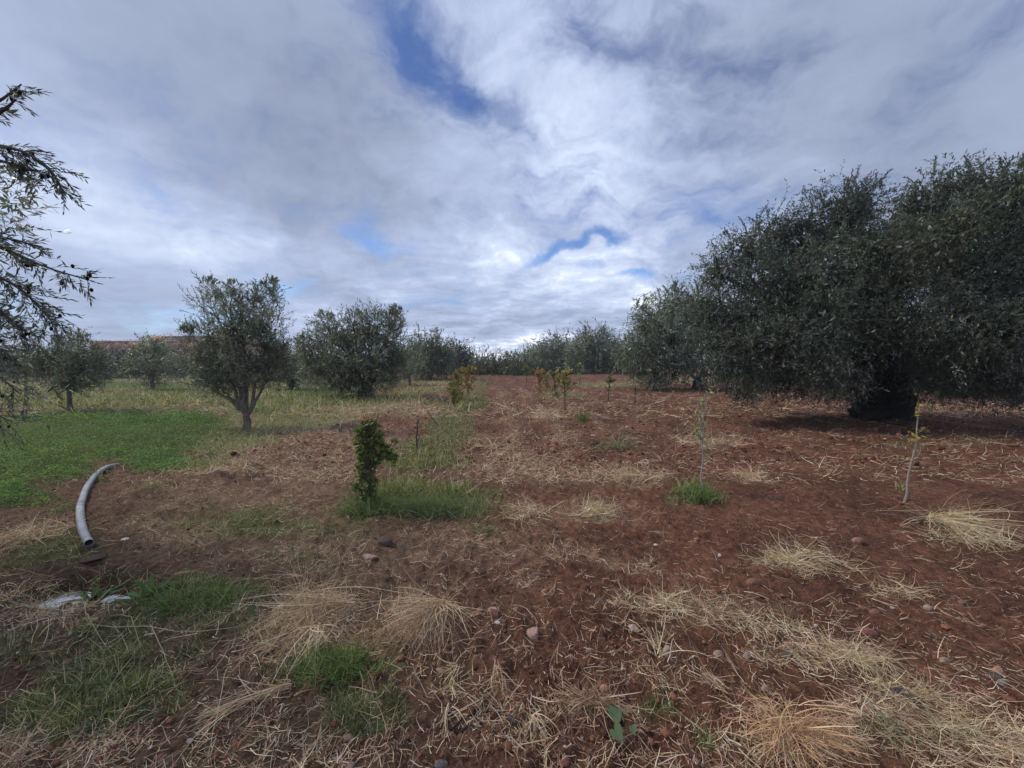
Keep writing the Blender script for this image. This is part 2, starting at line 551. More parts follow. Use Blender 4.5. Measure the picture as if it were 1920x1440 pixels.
def soil_material():
    m, t, b = new_mat('field_soil')
    at = t.add('ShaderNodeAttribute', attribute_name='tint')
    tcn = t.add('ShaderNodeTexCoord')
    o = tcn.outputs['Object']
    n1 = t.noise(o, 2.2, 5, 0.6)
    n2 = t.noise(o, 16, 8, 0.68)
    n3 = t.noise(o, 75, 6, 0.7)
    f = t.math('MULTIPLY', t.ramp(n1, .3, .7, .82, 1.18, False), t.ramp(n2, .33, .67, .45, 1.5, False))
    f = t.math('MULTIPLY', f, t.ramp(n3, .33, .67, .55, 1.45, False))  # colour darkens in the bump hollows, painting in crevice shade
    s_ = t.add('ShaderNodeVectorMath', operation='SCALE')
    t.l.new(at.outputs['Color'], s_.inputs[0])
    t.l.new(f, s_.inputs['Scale'])
    # grit: scattered pale grains
    vo = t.add('ShaderNodeTexVoronoi')
    vo.inputs['Scale'].default_value = 55
    t.l.new(o, vo.inputs['Vector'])
    spk = t.math('MULTIPLY', t.ramp(vo.outputs['Distance'], .10, .16, 1, 0), t.ramp(t.noise(o, 30, 2, .5), .56, .62, 0, .55))
    c = t.mix(spk, s_.outputs[0], (0.42, 0.30, 0.25))
    t.l.new(c, b.inputs['Base Color'])
    b.inputs['Roughness'].default_value = 0.95
    b.inputs['Specular IOR Level'].default_value = 0.12
    hgt = t.math('ADD', t.math('MULTIPLY', n2, 0.6), t.math('MULTIPLY', n3, 0.4))
    bp = t.add('ShaderNodeBump')
    bp.inputs['Strength'].default_value = 1.0
    bp.inputs['Distance'].default_value = 0.06
    t.l.new(hgt, bp.inputs['Height'])
    t.l.new(bp.outputs[0], b.inputs['Normal'])
    return m


M_SOIL = soil_material()


def tag(o, label=None, cat=None, group=None, kind=None):
    if label: o['label'] = label
    if cat: o['category'] = cat
    if group: o['group'] = group
    if kind: o['kind'] = kind
    return o


def empty(name, loc):
    o = bpy.data.objects.new(name, None)
    sc.collection.objects.link(o)
    o.location = loc
    o.empty_display_size = 0.2
    return o


# ------------------------------------------------------------------ ground
SOIL = np.array([0.205, 0.094, 0.058])
SOIL_D = np.array([0.098, 0.043, 0.027])
COL_CL = np.array([0.075, 0.115, 0.035])
COL_GR = np.array([0.110, 0.130, 0.048])
COL_ST = np.array([0.27, 0.245, 0.13])
COL_SW = np.array([0.36, 0.235, 0.15])


def build_ground():
    a1 = np.linspace(-63, 63, 620)
    a2 = np.linspace(63, 297, 60)[1:-1]
    ang = np.radians(np.concatenate([a1, a2]))
    inv = np.linspace(1 / 1.15, 1 / 120, 370)
    r = np.concatenate([[0.35, 0.8], 1 / inv, [160, 205, 260]])
    A, R = np.meshgrid(ang, r, indexing='xy')
    X, Y = R * np.sin(A), R * np.cos(A)
    x, y = X.ravel(), Y.ravel()
    mk = masks(x, y)
    z = height(x, y, True, mk)
    cl, gr, st, sw = mk
    n = fbm(x * 1.1, y * 1.1, 3, 41)
    n2 = fbm(x * 8, y * 8, 2, 43)
    base = SOIL + (SOIL_D - SOIL) * np.clip(0.4 + n * 0.8 - n2 * .3, 0, 1)[:, None]
    left = sstep(0.3, -1.2, x - 0.05 * y) * sstep(8, 3, y)
    base = base * (1 - left[:, None]) + np.array([0.155, 0.098, 0.062]) * left[:, None]
    near_n = 0.5 + 0.5 * fbm(x * 12, y * 12, 2, 61)
    for mk_, col, amt in ((sw, COL_SW, 0.55), (st, COL_ST, 0.9), (gr, COL_GR, 0.75), (cl, COL_CL, 0.95)):
        w = (mk_ * amt * (0.65 + 0.5 * near_n))[:, None].clip(0, 1)
        base = base * (1 - w) + col * w
    wet = np.exp(-(np.hypot(x - PUD[0], (y - PUD[1]) / 0.6) / 0.62) ** 4)[:, None]
    base = base * (1 - 0.6 * wet)
    nc = len(ang)
    i = np.arange(len(r) - 1)[:, None] * nc
    j = np.arange(nc)[None]
    j2 = (j + 1) % nc
    f = np.stack([i + j, i + nc + j, i + nc + j2, i + j2], -1).reshape(-1, 4)
    b = Buf()
    b.add(np.stack([x, y, z], 1), f[:, ::-1], base)
    # middle
    c0 = np.array([[0, 0, float(height(np.array([0.]), np.array([0.]))[0])]])
    vv = np.concatenate([c0, np.stack([x, y, z], 1)[:nc]])
    ff = np.stack([np.zeros(nc, int), 1 + np.arange(nc), 1 + (np.arange(nc) + 1) % nc], 1)
    b.add(vv, ff[:, ::-1], SOIL)
    o = b.build('ground', M_SOIL, smooth=True)
    tag(o, 'ploughed red soil field with straw and green patches', None, None, 'structure')


build_ground()

# puddle; pale metallic material paints in a brighter sky reflection than water gives
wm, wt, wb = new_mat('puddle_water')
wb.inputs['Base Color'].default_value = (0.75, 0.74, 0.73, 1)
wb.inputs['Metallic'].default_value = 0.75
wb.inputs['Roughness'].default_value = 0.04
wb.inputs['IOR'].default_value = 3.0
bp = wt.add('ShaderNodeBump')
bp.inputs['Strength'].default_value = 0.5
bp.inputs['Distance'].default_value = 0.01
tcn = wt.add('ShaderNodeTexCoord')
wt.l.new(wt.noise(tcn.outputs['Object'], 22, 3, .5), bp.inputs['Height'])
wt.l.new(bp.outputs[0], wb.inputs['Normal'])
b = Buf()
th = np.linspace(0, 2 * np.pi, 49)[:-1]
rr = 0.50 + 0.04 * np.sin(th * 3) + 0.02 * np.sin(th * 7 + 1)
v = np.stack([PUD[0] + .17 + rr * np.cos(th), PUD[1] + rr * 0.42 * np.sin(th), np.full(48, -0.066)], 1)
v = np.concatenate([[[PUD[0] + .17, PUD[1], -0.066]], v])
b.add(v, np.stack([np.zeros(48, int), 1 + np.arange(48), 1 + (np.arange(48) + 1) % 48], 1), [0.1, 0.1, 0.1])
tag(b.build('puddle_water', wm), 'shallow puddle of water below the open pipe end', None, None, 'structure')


# ------------------------------------------------------------------ trees
OLIVE_COL = [(0.135, 0.150, 0.105), (0.170, 0.186, 0.140), (0.100, 0.118, 0.076), (0.225, 0.240, 0.190)]


def clump_leaves(buf, rg, c, r, n_leaf, leafL, leafW, cols, up=0.3, droop=0.0, vstretch=1.0, shell=0.45, per=14, stem=None, jit=0.22):
    """sprays of leaves through a rounded mass around c"""
    n_tw = max(3, int(n_leaf / per))
    u = unit(rg.normal(size=(n_tw, 3)))
    rad = r * (shell + (1.04 - shell) * rg.random(n_tw) ** 0.6)
    # uneven outline
    k1 = rg.normal(size=(5, 3)) * 2.2
    lump = 1 + 0.17 * np.sin(u @ k1.T + rg.random(5) * 6).sum(1)
    pos = c + u * (rad * lump)[:, None] * np.array([1, 1, vstretch])
    d = unit(u * 0.8 + rg.normal(size=(n_tw, 3)) * 0.55 + np.array([0, 0, up - droop]))
    tl = (0.5 + rg.random(n_tw)) * leafL * 5.0
    K = 5
    path = grow(rg, pos - d * tl[:, None] * 0.4, d, tl, K, 0.5, droop * 1.2)
    # leaves along the path
    t = np.linspace(0.1, 1, per) * (K - 1)
    i0 = np.minimum(t.astype(int), K - 2)
    fr = (t - i0)[None, :, None]
    pp = path[:, i0] * (1 - fr) + path[:, i0 + 1] * fr
    td = unit(path[:, i0 + 1] - path[:, i0])
    rnd = unit(rg.normal(size=pp.shape))
    ld = unit(td * 0.75 + rnd * 0.75)
    sd = unit(np.cross(ld, rg.normal(size=pp.shape) * 0.6 + np.array([0, 0, 1.0])))
    N = n_tw * per
    tw_c = palette(rg, n_tw, cols, jit)
    lc = np.repeat(tw_c, per, 0) * (1 + rg.normal(size=(N, 1)) * 0.18)
    LL = leafL * (0.7 + 0.6 * rg.random(N))
    leaves(buf, pp.reshape(-1, 3), ld.reshape(-1, 3), LL, LL * leafW / leafL, sd.reshape(-1, 3), np.clip(lc, .01, .6))
    if stem is not None:
        buf_s, ratio = stem
        strips(buf_s, path, np.full((n_tw, K), ratio), unit(np.cross(d, rg.normal(size=(n_tw, 3)))), np.tile([[0.10, 0.085, 0.06]], (n_tw, 1)))


def shoot_leaves(buf, rg, bases, dirs, Ls, leafL, leafW, cols, spacing, bstem):
    """long single shoots standing out of the outline"""
    N = len(bases)
    K = 7
    path = grow(rg, bases, dirs, Ls, K, 0.45, 0.0)
    per = int(max(8, np.mean(Ls) / spacing))
    t = np.linspace(0.05, 1, per) * (K - 1)
    i0 = np.minimum(t.astype(int), K - 2)
    fr = (t - i0)[None, :, None]
    pp = path[:, i0] * (1 - fr) + path[:, i0 + 1] * fr
    td = unit(path[:, i0 + 1] - path[:, i0])
    ld = unit(td * 1.0 + unit(rg.normal(size=pp.shape)) * 0.6)
    sd = unit(np.cross(ld, rg.normal(size=pp.shape)))
    M = N * per
    lc = palette(rg, M, cols, 0.2)
    LL = leafL * (0.6 + 0.6 * rg.random(M))
    leaves(buf, pp.reshape(-1, 3), ld.reshape(-1, 3), LL, LL * leafW / leafL, sd.reshape(-1, 3), lc)
    w = np.linspace(1, 0.4, K)[None] * leafW * 0.5 * np.ones((N, 1))
    strips(bstem, path, w, unit(np.cross(dirs, rg.normal(size=(N, 3)))), np.tile([[0.10, 0.085, 0.06]], (N, 1)))


def limb(p0, p1, r0, r1, rg, K=7, sag=0.15, wob=0.06):
    p0, p1 = np.array(p0, float), np.array(p1, float)
    t = np.linspace(0, 1, K)[:, None]
    L = np.linalg.norm(p1 - p0)
    mid = np.array([0, 0, sag * L])
    p = p0 * (1 - t) + p1 * t + mid * (t * (1 - t)) * 2 * np.array([[0, 0, 1.0]])
    p[1:-1] += rg.normal(size=(K - 2, 3)) * wob * L * 0.35
    r = r0 + (r1 - r0) * t[:, 0] ** 0.8
    return p, r


def tree(name, label, base_px, base_py, clumps, trunk_r, fork_h, seed, group=None, cat='olive tree', cols=OLIVE_COL, density=3.2, leaf_px=6.0,
         up=0.3, droop=0.0, back=0.7, shoots=0, trunk_legs=1, bark=(0.10, 0.085, 0.07), dist=None, lean=(0, 0), crown_mat=None, min_leaf=0.062, fruits=0, depth_spread=0.8, fine_stem=False, inner=True, wfac=0.26, limbs=7, grow_r=1.0):
    rg = np.random.default_rng(seed)
    g = G(base_px, base_py)
    if dist is not None:
        g = H(base_px, base_py, dist)
    d = g[1]
    z0 = hz(g[0], g[1])
    root = empty(name, (g[0], g[1], z0))
    org = np.array([g[0], g[1], z0])
    s = d / F
    leafL = max(min_leaf, leaf_px * s)
    leafW = leafL * wfac
    cs = []
    for c in clumps:
        cx, cy, r = c[:3]
        off = c[3] if len(c) > 3 else rg.uniform(-1, 1) * depth_spread * r * s
        p = H(cx, cy, d + off)
        rr_ = r * grow_r * s * (d + off) / d
        cs.append((p, rr_))
    bl, bs, bt = Buf(), Buf(), Buf()
    front = list(cs)
    for p, r in front:
        if rg.random() < back:
            ax = org[0]
            q = np.array([p[0] + (ax - p[0]) * 0.25, p[1] + r * rg.uniform(1.0, 1.7), p[2] * (0.94)])
            cs.append((q, r * rg.uniform(.75, .95)))
    for i, (p, r) in enumerate(cs):
        la = leafL * leafW * 0.5
        isback = i >= len(front)
        n = density * math.pi * r * r / la * (0.45 if isback else 1.0)
        n = int(min(n, 60000))
        kf = rg.uniform(.62, 1.5)  # random clump brightness paints in lit and shaded foliage masses
        ccol = [tuple(q_ * kf * w_ for q_, w_ in zip(c_, (rg.uniform(.94, 1.1), 1, rg.uniform(.85, 1.1)))) for c_ in cols]
        clump_leaves(bl, rg, p, r, n, leafL, leafW, ccol, up + rg.uniform(-.2, .3), droop * rg.uniform(.5, 1.6), stem=(bs, leafW * 0.35) if fine_stem else None, jit=0.2)
        if inner and r > 1.15 * 26 * s:
            m = int(330 + 120 * rg.random())
            pos = p + unit(rg.normal(size=(m, 3))) * (r * 0.62 * rg.random(m) ** .5)[:, None]
            dd = unit(rg.normal(size=(m, 3)))
            leaves(bl, pos, dd, np.full(m, r * 0.2), np.full(m, r * 0.08), unit(np.cross(dd, rg.normal(size=(m, 3)))), palette(rg, m, cols, .15))
    if shoots:
        top = sorted(front, key=lambda q: -q[0][2])[:max(3, int(len(front) * 0.6))]
        n = shoots
        idx = rg.integers(0, len(top), n)
        u = unit(rg.normal(size=(n, 3)) * np.array([0.8, 0.8, 0.4]) + np.array([0, 0, 0.75]))
        bp_ = np.array([top[i][0] for i in idx]) + u * np.array([top[i][1] for i in idx])[:, None] * 0.75
        Ls = np.array([top[i][1] for i in idx]) * rg.uniform(0.4, 0.9, n)
        dd = unit(u * 0.5 + np.array([0, 0, 0.9]) + rg.normal(size=(n, 3)) * 0.2)
        shoot_leaves(bl, rg, bp_, dd, Ls, leafL, leafW, cols, leafL * 0.13, bs)
    # trunk
    fork = org + np.array([lean[0], lean[1], fork_h])
    legs = trunk_legs
    barkc = np.array([bark])
    tops = []
    for li in range(legs):
        a = li / max(1, legs) * 2 * math.pi + 0.4
        offv = np.array([math.cos(a), math.sin(a) * .6, 0]) * (trunk_r * (0.42 if legs > 1 else 0))
        K = 9
        tt = np.linspace(0, 1, K)
        end = fork + offv * (2.2 if legs > 1 else 1)
        pth = (org + offv * 1.15 - np.array([0, 0, 0.12]))[None] * (1 - tt[:, None]) + end[None] * tt[:, None]
        pth[1:-1] += rg.normal(size=(K - 2, 3)) * trunk_r * 0.12
        rad = trunk_r * (0.72 if legs > 1 else 1) * (1 + 0.7 * np.exp(-tt * 5) - 0.25 * tt)
        tubes(bt, pth[None], rad[None], 12, barkc, 0.10, seed + li)
        tops.append((end, rad[-1]))
    # big limbs into the crown
    order = rg.permutation(len(front))[:limbs]
    for i in order:
        p, r = front[i]
        tp, tr = tops[int(np.argmin([np.linalg.norm((p - t_[0])[:2]) for t_ in tops]))]
        start = tp - np.array([0, 0, trunk_r * 0.6])
        pa, ra = limb(start, p, tr * 0.72, max(0.008, tr * 0.15), rg, 8, 0.12)
        tubes(bt, pa[None], ra[None], 8, barkc, 0.06, seed + 50 + i)
        for q in range(4):
            e = p + unit(rg.normal(size=3) + np.array([0, 0, .3])) * r * 0.8
            pb, rb = limb(pa[rg.integers(4, 8)], e, max(0.006, tr * 0.22), 0.003 + tr * 0.03, rg, 5, 0.05)
            tubes(bt, pb[None], rb[None], 5, barkc, 0, 0)
    for bf, nm, mt in ((bt, 'trunk', M_BARK), (bl, 'crown', crown_mat or M_OLIVE)):
        for i in range(len(bf.v)):
            bf.v[i] = bf.v[i] - org.astype(np.float32)
    o = bt.build('trunk', M_BARK, root, smooth=True)
    if bs.v:
        for i in range(len(bs.v)):
            bl.add(bs.v[i] - org.astype(np.float32), (bs.loops[i].reshape(-1, 4) - (sum(len(q) for q in bs.v[:i]))), bs.c[i])
    c = bl.build('crown', crown_mat or M_OLIVE, root)
    tag(root, label, cat, group)
    return root, cs


GL, GR_ = 'olive trees on the grassy left side of the field', 'olive trees along the right edge of the field'

# right side: the two giant olives and the ones receding behind
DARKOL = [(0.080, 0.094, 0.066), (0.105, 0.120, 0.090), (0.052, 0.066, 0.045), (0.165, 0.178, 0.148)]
J = [(1390, 728, 22, -1.0), (1342, 700, 26, -.8), (1548, 730, 22, -1.4), (1588, 728, 22, -1.0), (1500, 722, 22, .6), (1450, 715, 24, .8), (1390, 600, 48), (1400, 655, 44), (1470, 692, 42), (1580, 560, 60), (1515, 575, 60, .5), (1600, 705, 38, 1.0), (1335, 610, 38), (1650, 540, 55, .8), (1345, 512, 40), (1330, 575, 34), (1400, 470, 46), (1342, 645, 38, -1.0), (1382, 690, 42, -1.2), (1412, 722, 26, -1.2), (1458, 445, 46), (1455, 535, 66, -1.0), (1440, 635, 60, -1.4), (1525, 430, 50), (1590, 398, 48),
     (1618, 378, 30), (1540, 520, 70, -1.2), (1620, 480, 66, -.8), (1530, 625, 62, -2.0), (1562, 695, 46, -2.2), (1630, 600, 66, -1.6), (1660, 450, 55), (1500, 690, 34, -1.0), (1690, 520, 60, -.6), (1700, 640, 60, -1.0), (1725, 700, 34, -.6), (1610, 690, 40, .6)]
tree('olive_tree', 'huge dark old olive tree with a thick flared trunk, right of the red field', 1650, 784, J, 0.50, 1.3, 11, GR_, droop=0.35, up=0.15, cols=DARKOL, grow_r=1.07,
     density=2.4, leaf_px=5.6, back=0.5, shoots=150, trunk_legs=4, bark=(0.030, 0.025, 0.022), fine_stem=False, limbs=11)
Kc = [(1742, 735, 24, .3), (1795, 725, 30), (1850, 742, 26, -.3), (1910, 738, 32), (1722, 398, 46, .4), (1765, 365, 44, .3), (1745, 460, 62), (1805, 420, 55), (1858, 395, 50), (1893, 345, 36, -.5), (1850, 500, 72, -.5), (1790, 590, 74, -.6), (1765, 690, 46, .2), (1868, 620, 78, -1), (1905, 480, 66), (1850, 705, 46, -.2),
      (1930, 690, 60, -.6), (1975, 400, 85), (1990, 560, 100), (2060, 450, 100, .5), (2080, 640, 100, .5), (1780, 500, 60), (1815, 345, 30)]
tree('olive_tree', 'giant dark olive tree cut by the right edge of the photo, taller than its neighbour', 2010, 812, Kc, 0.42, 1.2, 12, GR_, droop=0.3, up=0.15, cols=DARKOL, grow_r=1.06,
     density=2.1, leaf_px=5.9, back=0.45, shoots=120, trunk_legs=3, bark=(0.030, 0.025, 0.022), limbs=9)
I_ = [(1185, 665, 22), (1225, 712, 14), (1360, 700, 20), (1212, 605, 30), (1202, 655, 34), (1258, 578, 32), (1262, 635, 46), (1226, 690, 28), (1300, 572, 28), (1312, 632, 40), (1272, 686, 32), (1338, 605, 36), (1192, 692, 16), (1265, 550, 14), (1205, 580, 14), (1360, 660, 36)]
tree('olive_tree', 'dark olive tree whose black trunk forks in a V beside the giant olives', 1310, 731, I_, 0.30, 1.0, 13, GR_, grow_r=1.1, droop=0.35, up=0.15, shoots=40, trunk_legs=2, bark=(0.045, 0.038, 0.034), back=.6, limbs=7)
tree('olive_tree', 'round olive tree with a short dark trunk beyond the V-forked one', 1125, 701, [(1090, 655, 22), (1112, 645, 22), (1135, 650, 24), (1150, 675, 22), (1100, 680, 22), (1083, 680, 16), (1128, 680, 22), (1165, 662, 18), (1175, 685, 15)], 0.42, 1.2, 14, GR_, droop=.3, grow_r=1.22, density=4, shoots=10, trunk_legs=2, bark=(0.045, 0.038, 0.034))
tree('olive_tree', 'bluish far olive tree left of the utility pole', 1045, 699, [(1035, 658, 18), (1052, 650, 18), (1065, 665, 18), (1030, 678, 16), (1050, 680, 20), (1018, 668, 13), (1072, 683, 16)], 0.35, 1.0, 15, GR_, droop=.3, grow_r=1.25, density=4, shoots=4)
tree('olive_tree', 'smallest olive of the right row, nearest to the hedge', 1006, 697, [(1000, 668, 13), (1012, 662, 13), (1020, 678, 14), (998, 682, 12)], 0.3, 1.0, 16, GR_, droop=.3, grow_r=1.25, density=4, shoots=2)
tree('olive_tree', 'sunlit grey-green olive tree between the round one and the V-forked one', 1178, 702, [(1168, 668, 17), (1186, 660, 18), (1180, 685, 18), (1200, 680, 18)], 0.3, 1.0, 17, GR_, droop=.2, grow_r=1.2, density=4, cols=[(0.10, 0.115, 0.07), (0.08, 0.10, 0.055)])
tree('olive_tree', 'shaded olive tree seen under and behind the V-forked one', 1420, 716, [(1370, 660, 34), (1420, 640, 38), (1460, 665, 36), (1500, 650, 40), (1400, 690, 20), (1480, 690, 22), (1350, 700, 14), (1440, 698, 18), (1520, 698, 18), (1560, 690, 24)], 0.3, 1.0, 18, GR_, droop=.2, shoots=0)
tree('olive_tree', 'olive tree in deep shade behind the giant trunk', 1800, 735, [(1700, 640, 60), (1780, 650, 60), (1860, 640, 60), (1940, 650, 60), (1750, 690, 26), (1880, 695, 30), (1820, 690, 30), (1700, 708, 20), (1740, 712, 20), (1790, 715, 22), (1850, 715, 24), (1910, 715, 26)], 0.4, 1.0, 19, GR_, droop=.2, shoots=0)

# left side
A_ = [(398, 700, 40), (440, 692, 48), (492, 694, 42), (372, 672, 26), (512, 655, 34), (396, 640, 36), (446, 625, 42), (494, 618, 36), (396, 578, 24), (392, 540, 16), (432, 572, 24), (440, 542, 13), (498, 568, 26), (508, 540, 16), (472, 580, 24), (522, 690, 20), (352, 628, 13), (388, 722, 24), (420, 735, 14)]
tree('olive_tree', 'young grey-green olive tree with upright shoots and a bare pale trunk nearest on the grass', 464, 807, A_, 0.085, 0.40, 21, GL, density=1.75, leaf_px=5.2, up=0.6, back=0.2, shoots=190, trunk_legs=1, bark=(0.16, 0.14, 0.11), fine_stem=True, limbs=10)
tree('olive_tree', 'half-hidden olive tree with dead bare twigs just right of the young pale-trunked one', 548, 731, [(545, 700, 26), (532, 690, 24), (548, 680, 24), (552, 715, 12), (520, 700, 24)], 0.12, 0.6, 22, GL, shoots=14)
B_ = [(600, 702, 26), (650, 710, 26), (722, 702, 26), (750, 680, 20), (575, 650, 18), (602, 685, 38), (640, 682, 46), (700, 680, 48), (738, 680, 32), (594, 640, 28), (640, 632, 36), (696, 628, 38), (734, 632, 28), (606, 606, 18), (664, 602, 18), (700, 600, 18), (738, 602, 18), (742, 586, 9), (682, 722, 26), (640, 712, 20), (735, 712, 14), (580, 670, 24), (668, 712, 24)]
tree('olive_tree', 'broad bushy olive tree whose foliage reaches the grass, middle of the left side', 685, 748, B_, 0.22, 0.8, 23, GL, density=2.0, leaf_px=5.4, up=0.4, back=0.45, shoots=150, trunk_legs=2, fine_stem=True, limbs=9)
tree('olive_tree', 'small thin olive tree with V-shaped stems behind the broad bushy one', 768, 723, [(765, 690, 18), (780, 672, 17), (755, 668, 15), (785, 692, 12)], 0.06, 0.7, 24, GL, density=2.2, shoots=20, trunk_legs=2, bark=(0.13, 0.12, 0.10))
tree('olive_tree', 'grey olive tree with a dark trunk at the far end of the left side', 806, 712, [(800, 672, 26), (824, 668, 22), (790, 652, 16), (814, 648, 16), (836, 684, 14), (782, 688, 16), (775, 660, 18), (838, 662, 12), (812, 690, 16)], 0.20, 0.9, 25, GL, grow_r=1.12, density=4, shoots=6, droop=.2)
tree('dense_tree', 'dense dark blue-green rounded tree where the left row of olives ends', 850, 702, [(862, 668, 15), (858, 655, 11), (864, 684, 17), (848, 676, 11), (874, 682, 11)], 0.25, 0.9, 26, None, 'tree', cols=[(0.030, 0.042, 0.034), (0.024, 0.034, 0.030)], density=4.5, grow_r=1.15)
L_ = [(108, 685, 36), (150, 684, 36), (72, 694, 24), (186, 700, 20), (150, 652, 20), (116, 655, 18), (60, 672, 20), (130, 718, 26), (156, 636, 10), (112, 640, 8), (185, 672, 18), (152, 715, 18)]
tree('olive_tree', 'olive tree with one slim straight trunk standing at the back edge of the bright clover', 132, 772, L_, 0.065, 0.85, 27, GL, density=2.2, leaf_px=5.2, up=0.4, back=.4, shoots=50, bark=(0.14, 0.125, 0.10), fine_stem=True, limbs=8)
M_ = [(268, 664, 24), (296, 662, 22), (280, 692, 26), (252, 684, 16), (306, 694, 18), (292, 650, 9), (262, 652, 9), (284, 712, 12)]
tree('olive_tree', 'slim olive tree in front of the brick building, left of the young pale-trunked one', 286, 732, M_, 0.10, 0.8, 28, GL, density=2.6, shoots=8, bark=(0.13, 0.12, 0.10))
tree('round_bush', 'almost black round bush on the grass between two left olive trees', 232, 709, [(225, 690, 15), (240, 694, 14), (212, 696, 12), (222, 674, 10)], 0.1, 0.3, 29, None, 'bush', cols=[(0.022, 0.028, 0.026), (0.018, 0.024, 0.022)], density=4.5)
tree('olive_tree', 'far olive tree right of the round black bush, low against the brick wall', 334, 708, [(325, 690, 16), (345, 680, 18), (340, 698, 12), (362, 690, 18)], 0.2, .7, 30, GL, cols=[(0.10, 0.11, 0.08), (0.08, 0.09, 0.065)])
tree('olive_tree', 'far olive tree left of the black round bush, top below the parapet', 205, 708, [(205, 680, 15), (188, 684, 15), (216, 672, 9), (198, 694, 12)], 0.2, .7, 31, GL)
tree('olive_tree', 'far olive tree at the left edge, behind the clover', 40, 712, [(20, 680, 26), (50, 684, 22), (-15, 684, 26), (75, 690, 18), (0, 698, 20)], 0.2, .7, 32, GL)
tree('olive_tree', 'faint far olive tree glimpsed behind the gap right of the young pale-trunked one', 575, 712, [(560, 690, 18), (580, 682, 16), (592, 692, 16)], 0.2, .7, 33, GL)
tree('olive_tree', 'far olive tree mostly hidden behind the young pale-trunked one', 410, 708, [(380, 690, 18), (410, 684, 20), (440, 690, 18), (470, 692, 18), (500, 692, 16)], 0.2, .7, 34, GL)

# far shrubs and treeline
FAR = [(0.070, 0.088, 0.050), (0.055, 0.072, 0.045)]
FARY = [(0.11, 0.135, 0.055), (0.09, 0.115, 0.05)]
tree('leafy_tree', 'olive-green rounded tree over the far hedge, next to the dense dark one', 897, 704, [(890, 684, 12), (903, 678, 12), (915, 688, 10)], .2, .6, 41, 'rounded trees at the far end of the field', 'tree', FARY)
tree('leafy_tree', 'bright green leafy tree at the far end, widest over the hedge', 960, 704, [(945, 680, 12), (962, 676, 13), (976, 684, 13), (950, 692, 12), (968, 694, 11)], .2, .6, 42, 'rounded trees at the far end of the field', 'tree', FARY, shoots=6)
tree('leafy_tree', 'small dark tree sticking up in the gap of the far hedge', 926, 702, [(927, 676, 7), (924, 686, 7)], .15, .6, 43, 'rounded trees at the far end of the field', 'tree', FAR)
tree('leafy_tree', 'yellow-green tree leaning on the right olive row at the far end', 988, 703, [(985, 674, 10), (996, 686, 10), (984, 690, 10)], .2, .6, 44, 'rounded trees at the far end of the field', 'tree', FARY)


def band(name, label, x0, x1, ytop, ybot, dist, cols, seed, step, r, kind=None, cat='hedge', leaf=5):
    rg = np.random.default_rng(seed)
    bl = Buf()
    s = dist / F
    for px in np.arange(x0, x1, step):
        for _ in range(2):
            rr_ = r * rg.uniform(.7, 1.25)
            cy = rg.uniform(ytop + rr_, max(ytop + rr_ + 1, ybot - rr_ * .6))
            p = H(px + rg.uniform(-step, step), cy, dist + rg.uniform(-1, 3))
            R_ = rr_ * s
            lf = leaf * s
            clump_leaves(bl, rg, p, R_, int(2.6 * math.pi * R_ ** 2 / (lf * lf * .20)), lf, lf * .36, cols, .3)
            dd = unit(rg.normal(size=(30, 3)))
            leaves(bl, p + unit(rg.normal(size=(30, 3))) * R_ * .5, dd, np.full(30, R_ * .7), np.full(30, R_ * .4), unit(np.cross(dd, rg.normal(size=(30, 3)))), palette(rg, 30, cols, .1))
    o = bl.build(name, M_GREEN)
    tag(o, label, cat if kind is None else None, None, kind)
    return o


band('hedge', 'low dark hedge closing the far end of the red field', 872, 1075, 687, 705, 52, [(0.045, 0.055, 0.036), (0.060, 0.066, 0.042)], 51, 6, 7)
band('far_treeline', 'hazy line of far trees beyond the olive grove', -200, 2150, 672, 695, 120, [(0.040, 0.052, 0.038), (0.055, 0.070, 0.044)], 52, 11, 9, 'stuff', leaf=6)
band('hedge', 'low dark undergrowth row at the back of the left grassland', -100, 560, 694, 706, 48, [(0.045, 0.05, 0.04), (0.055, 0.06, 0.045)], 53, 9, 7)


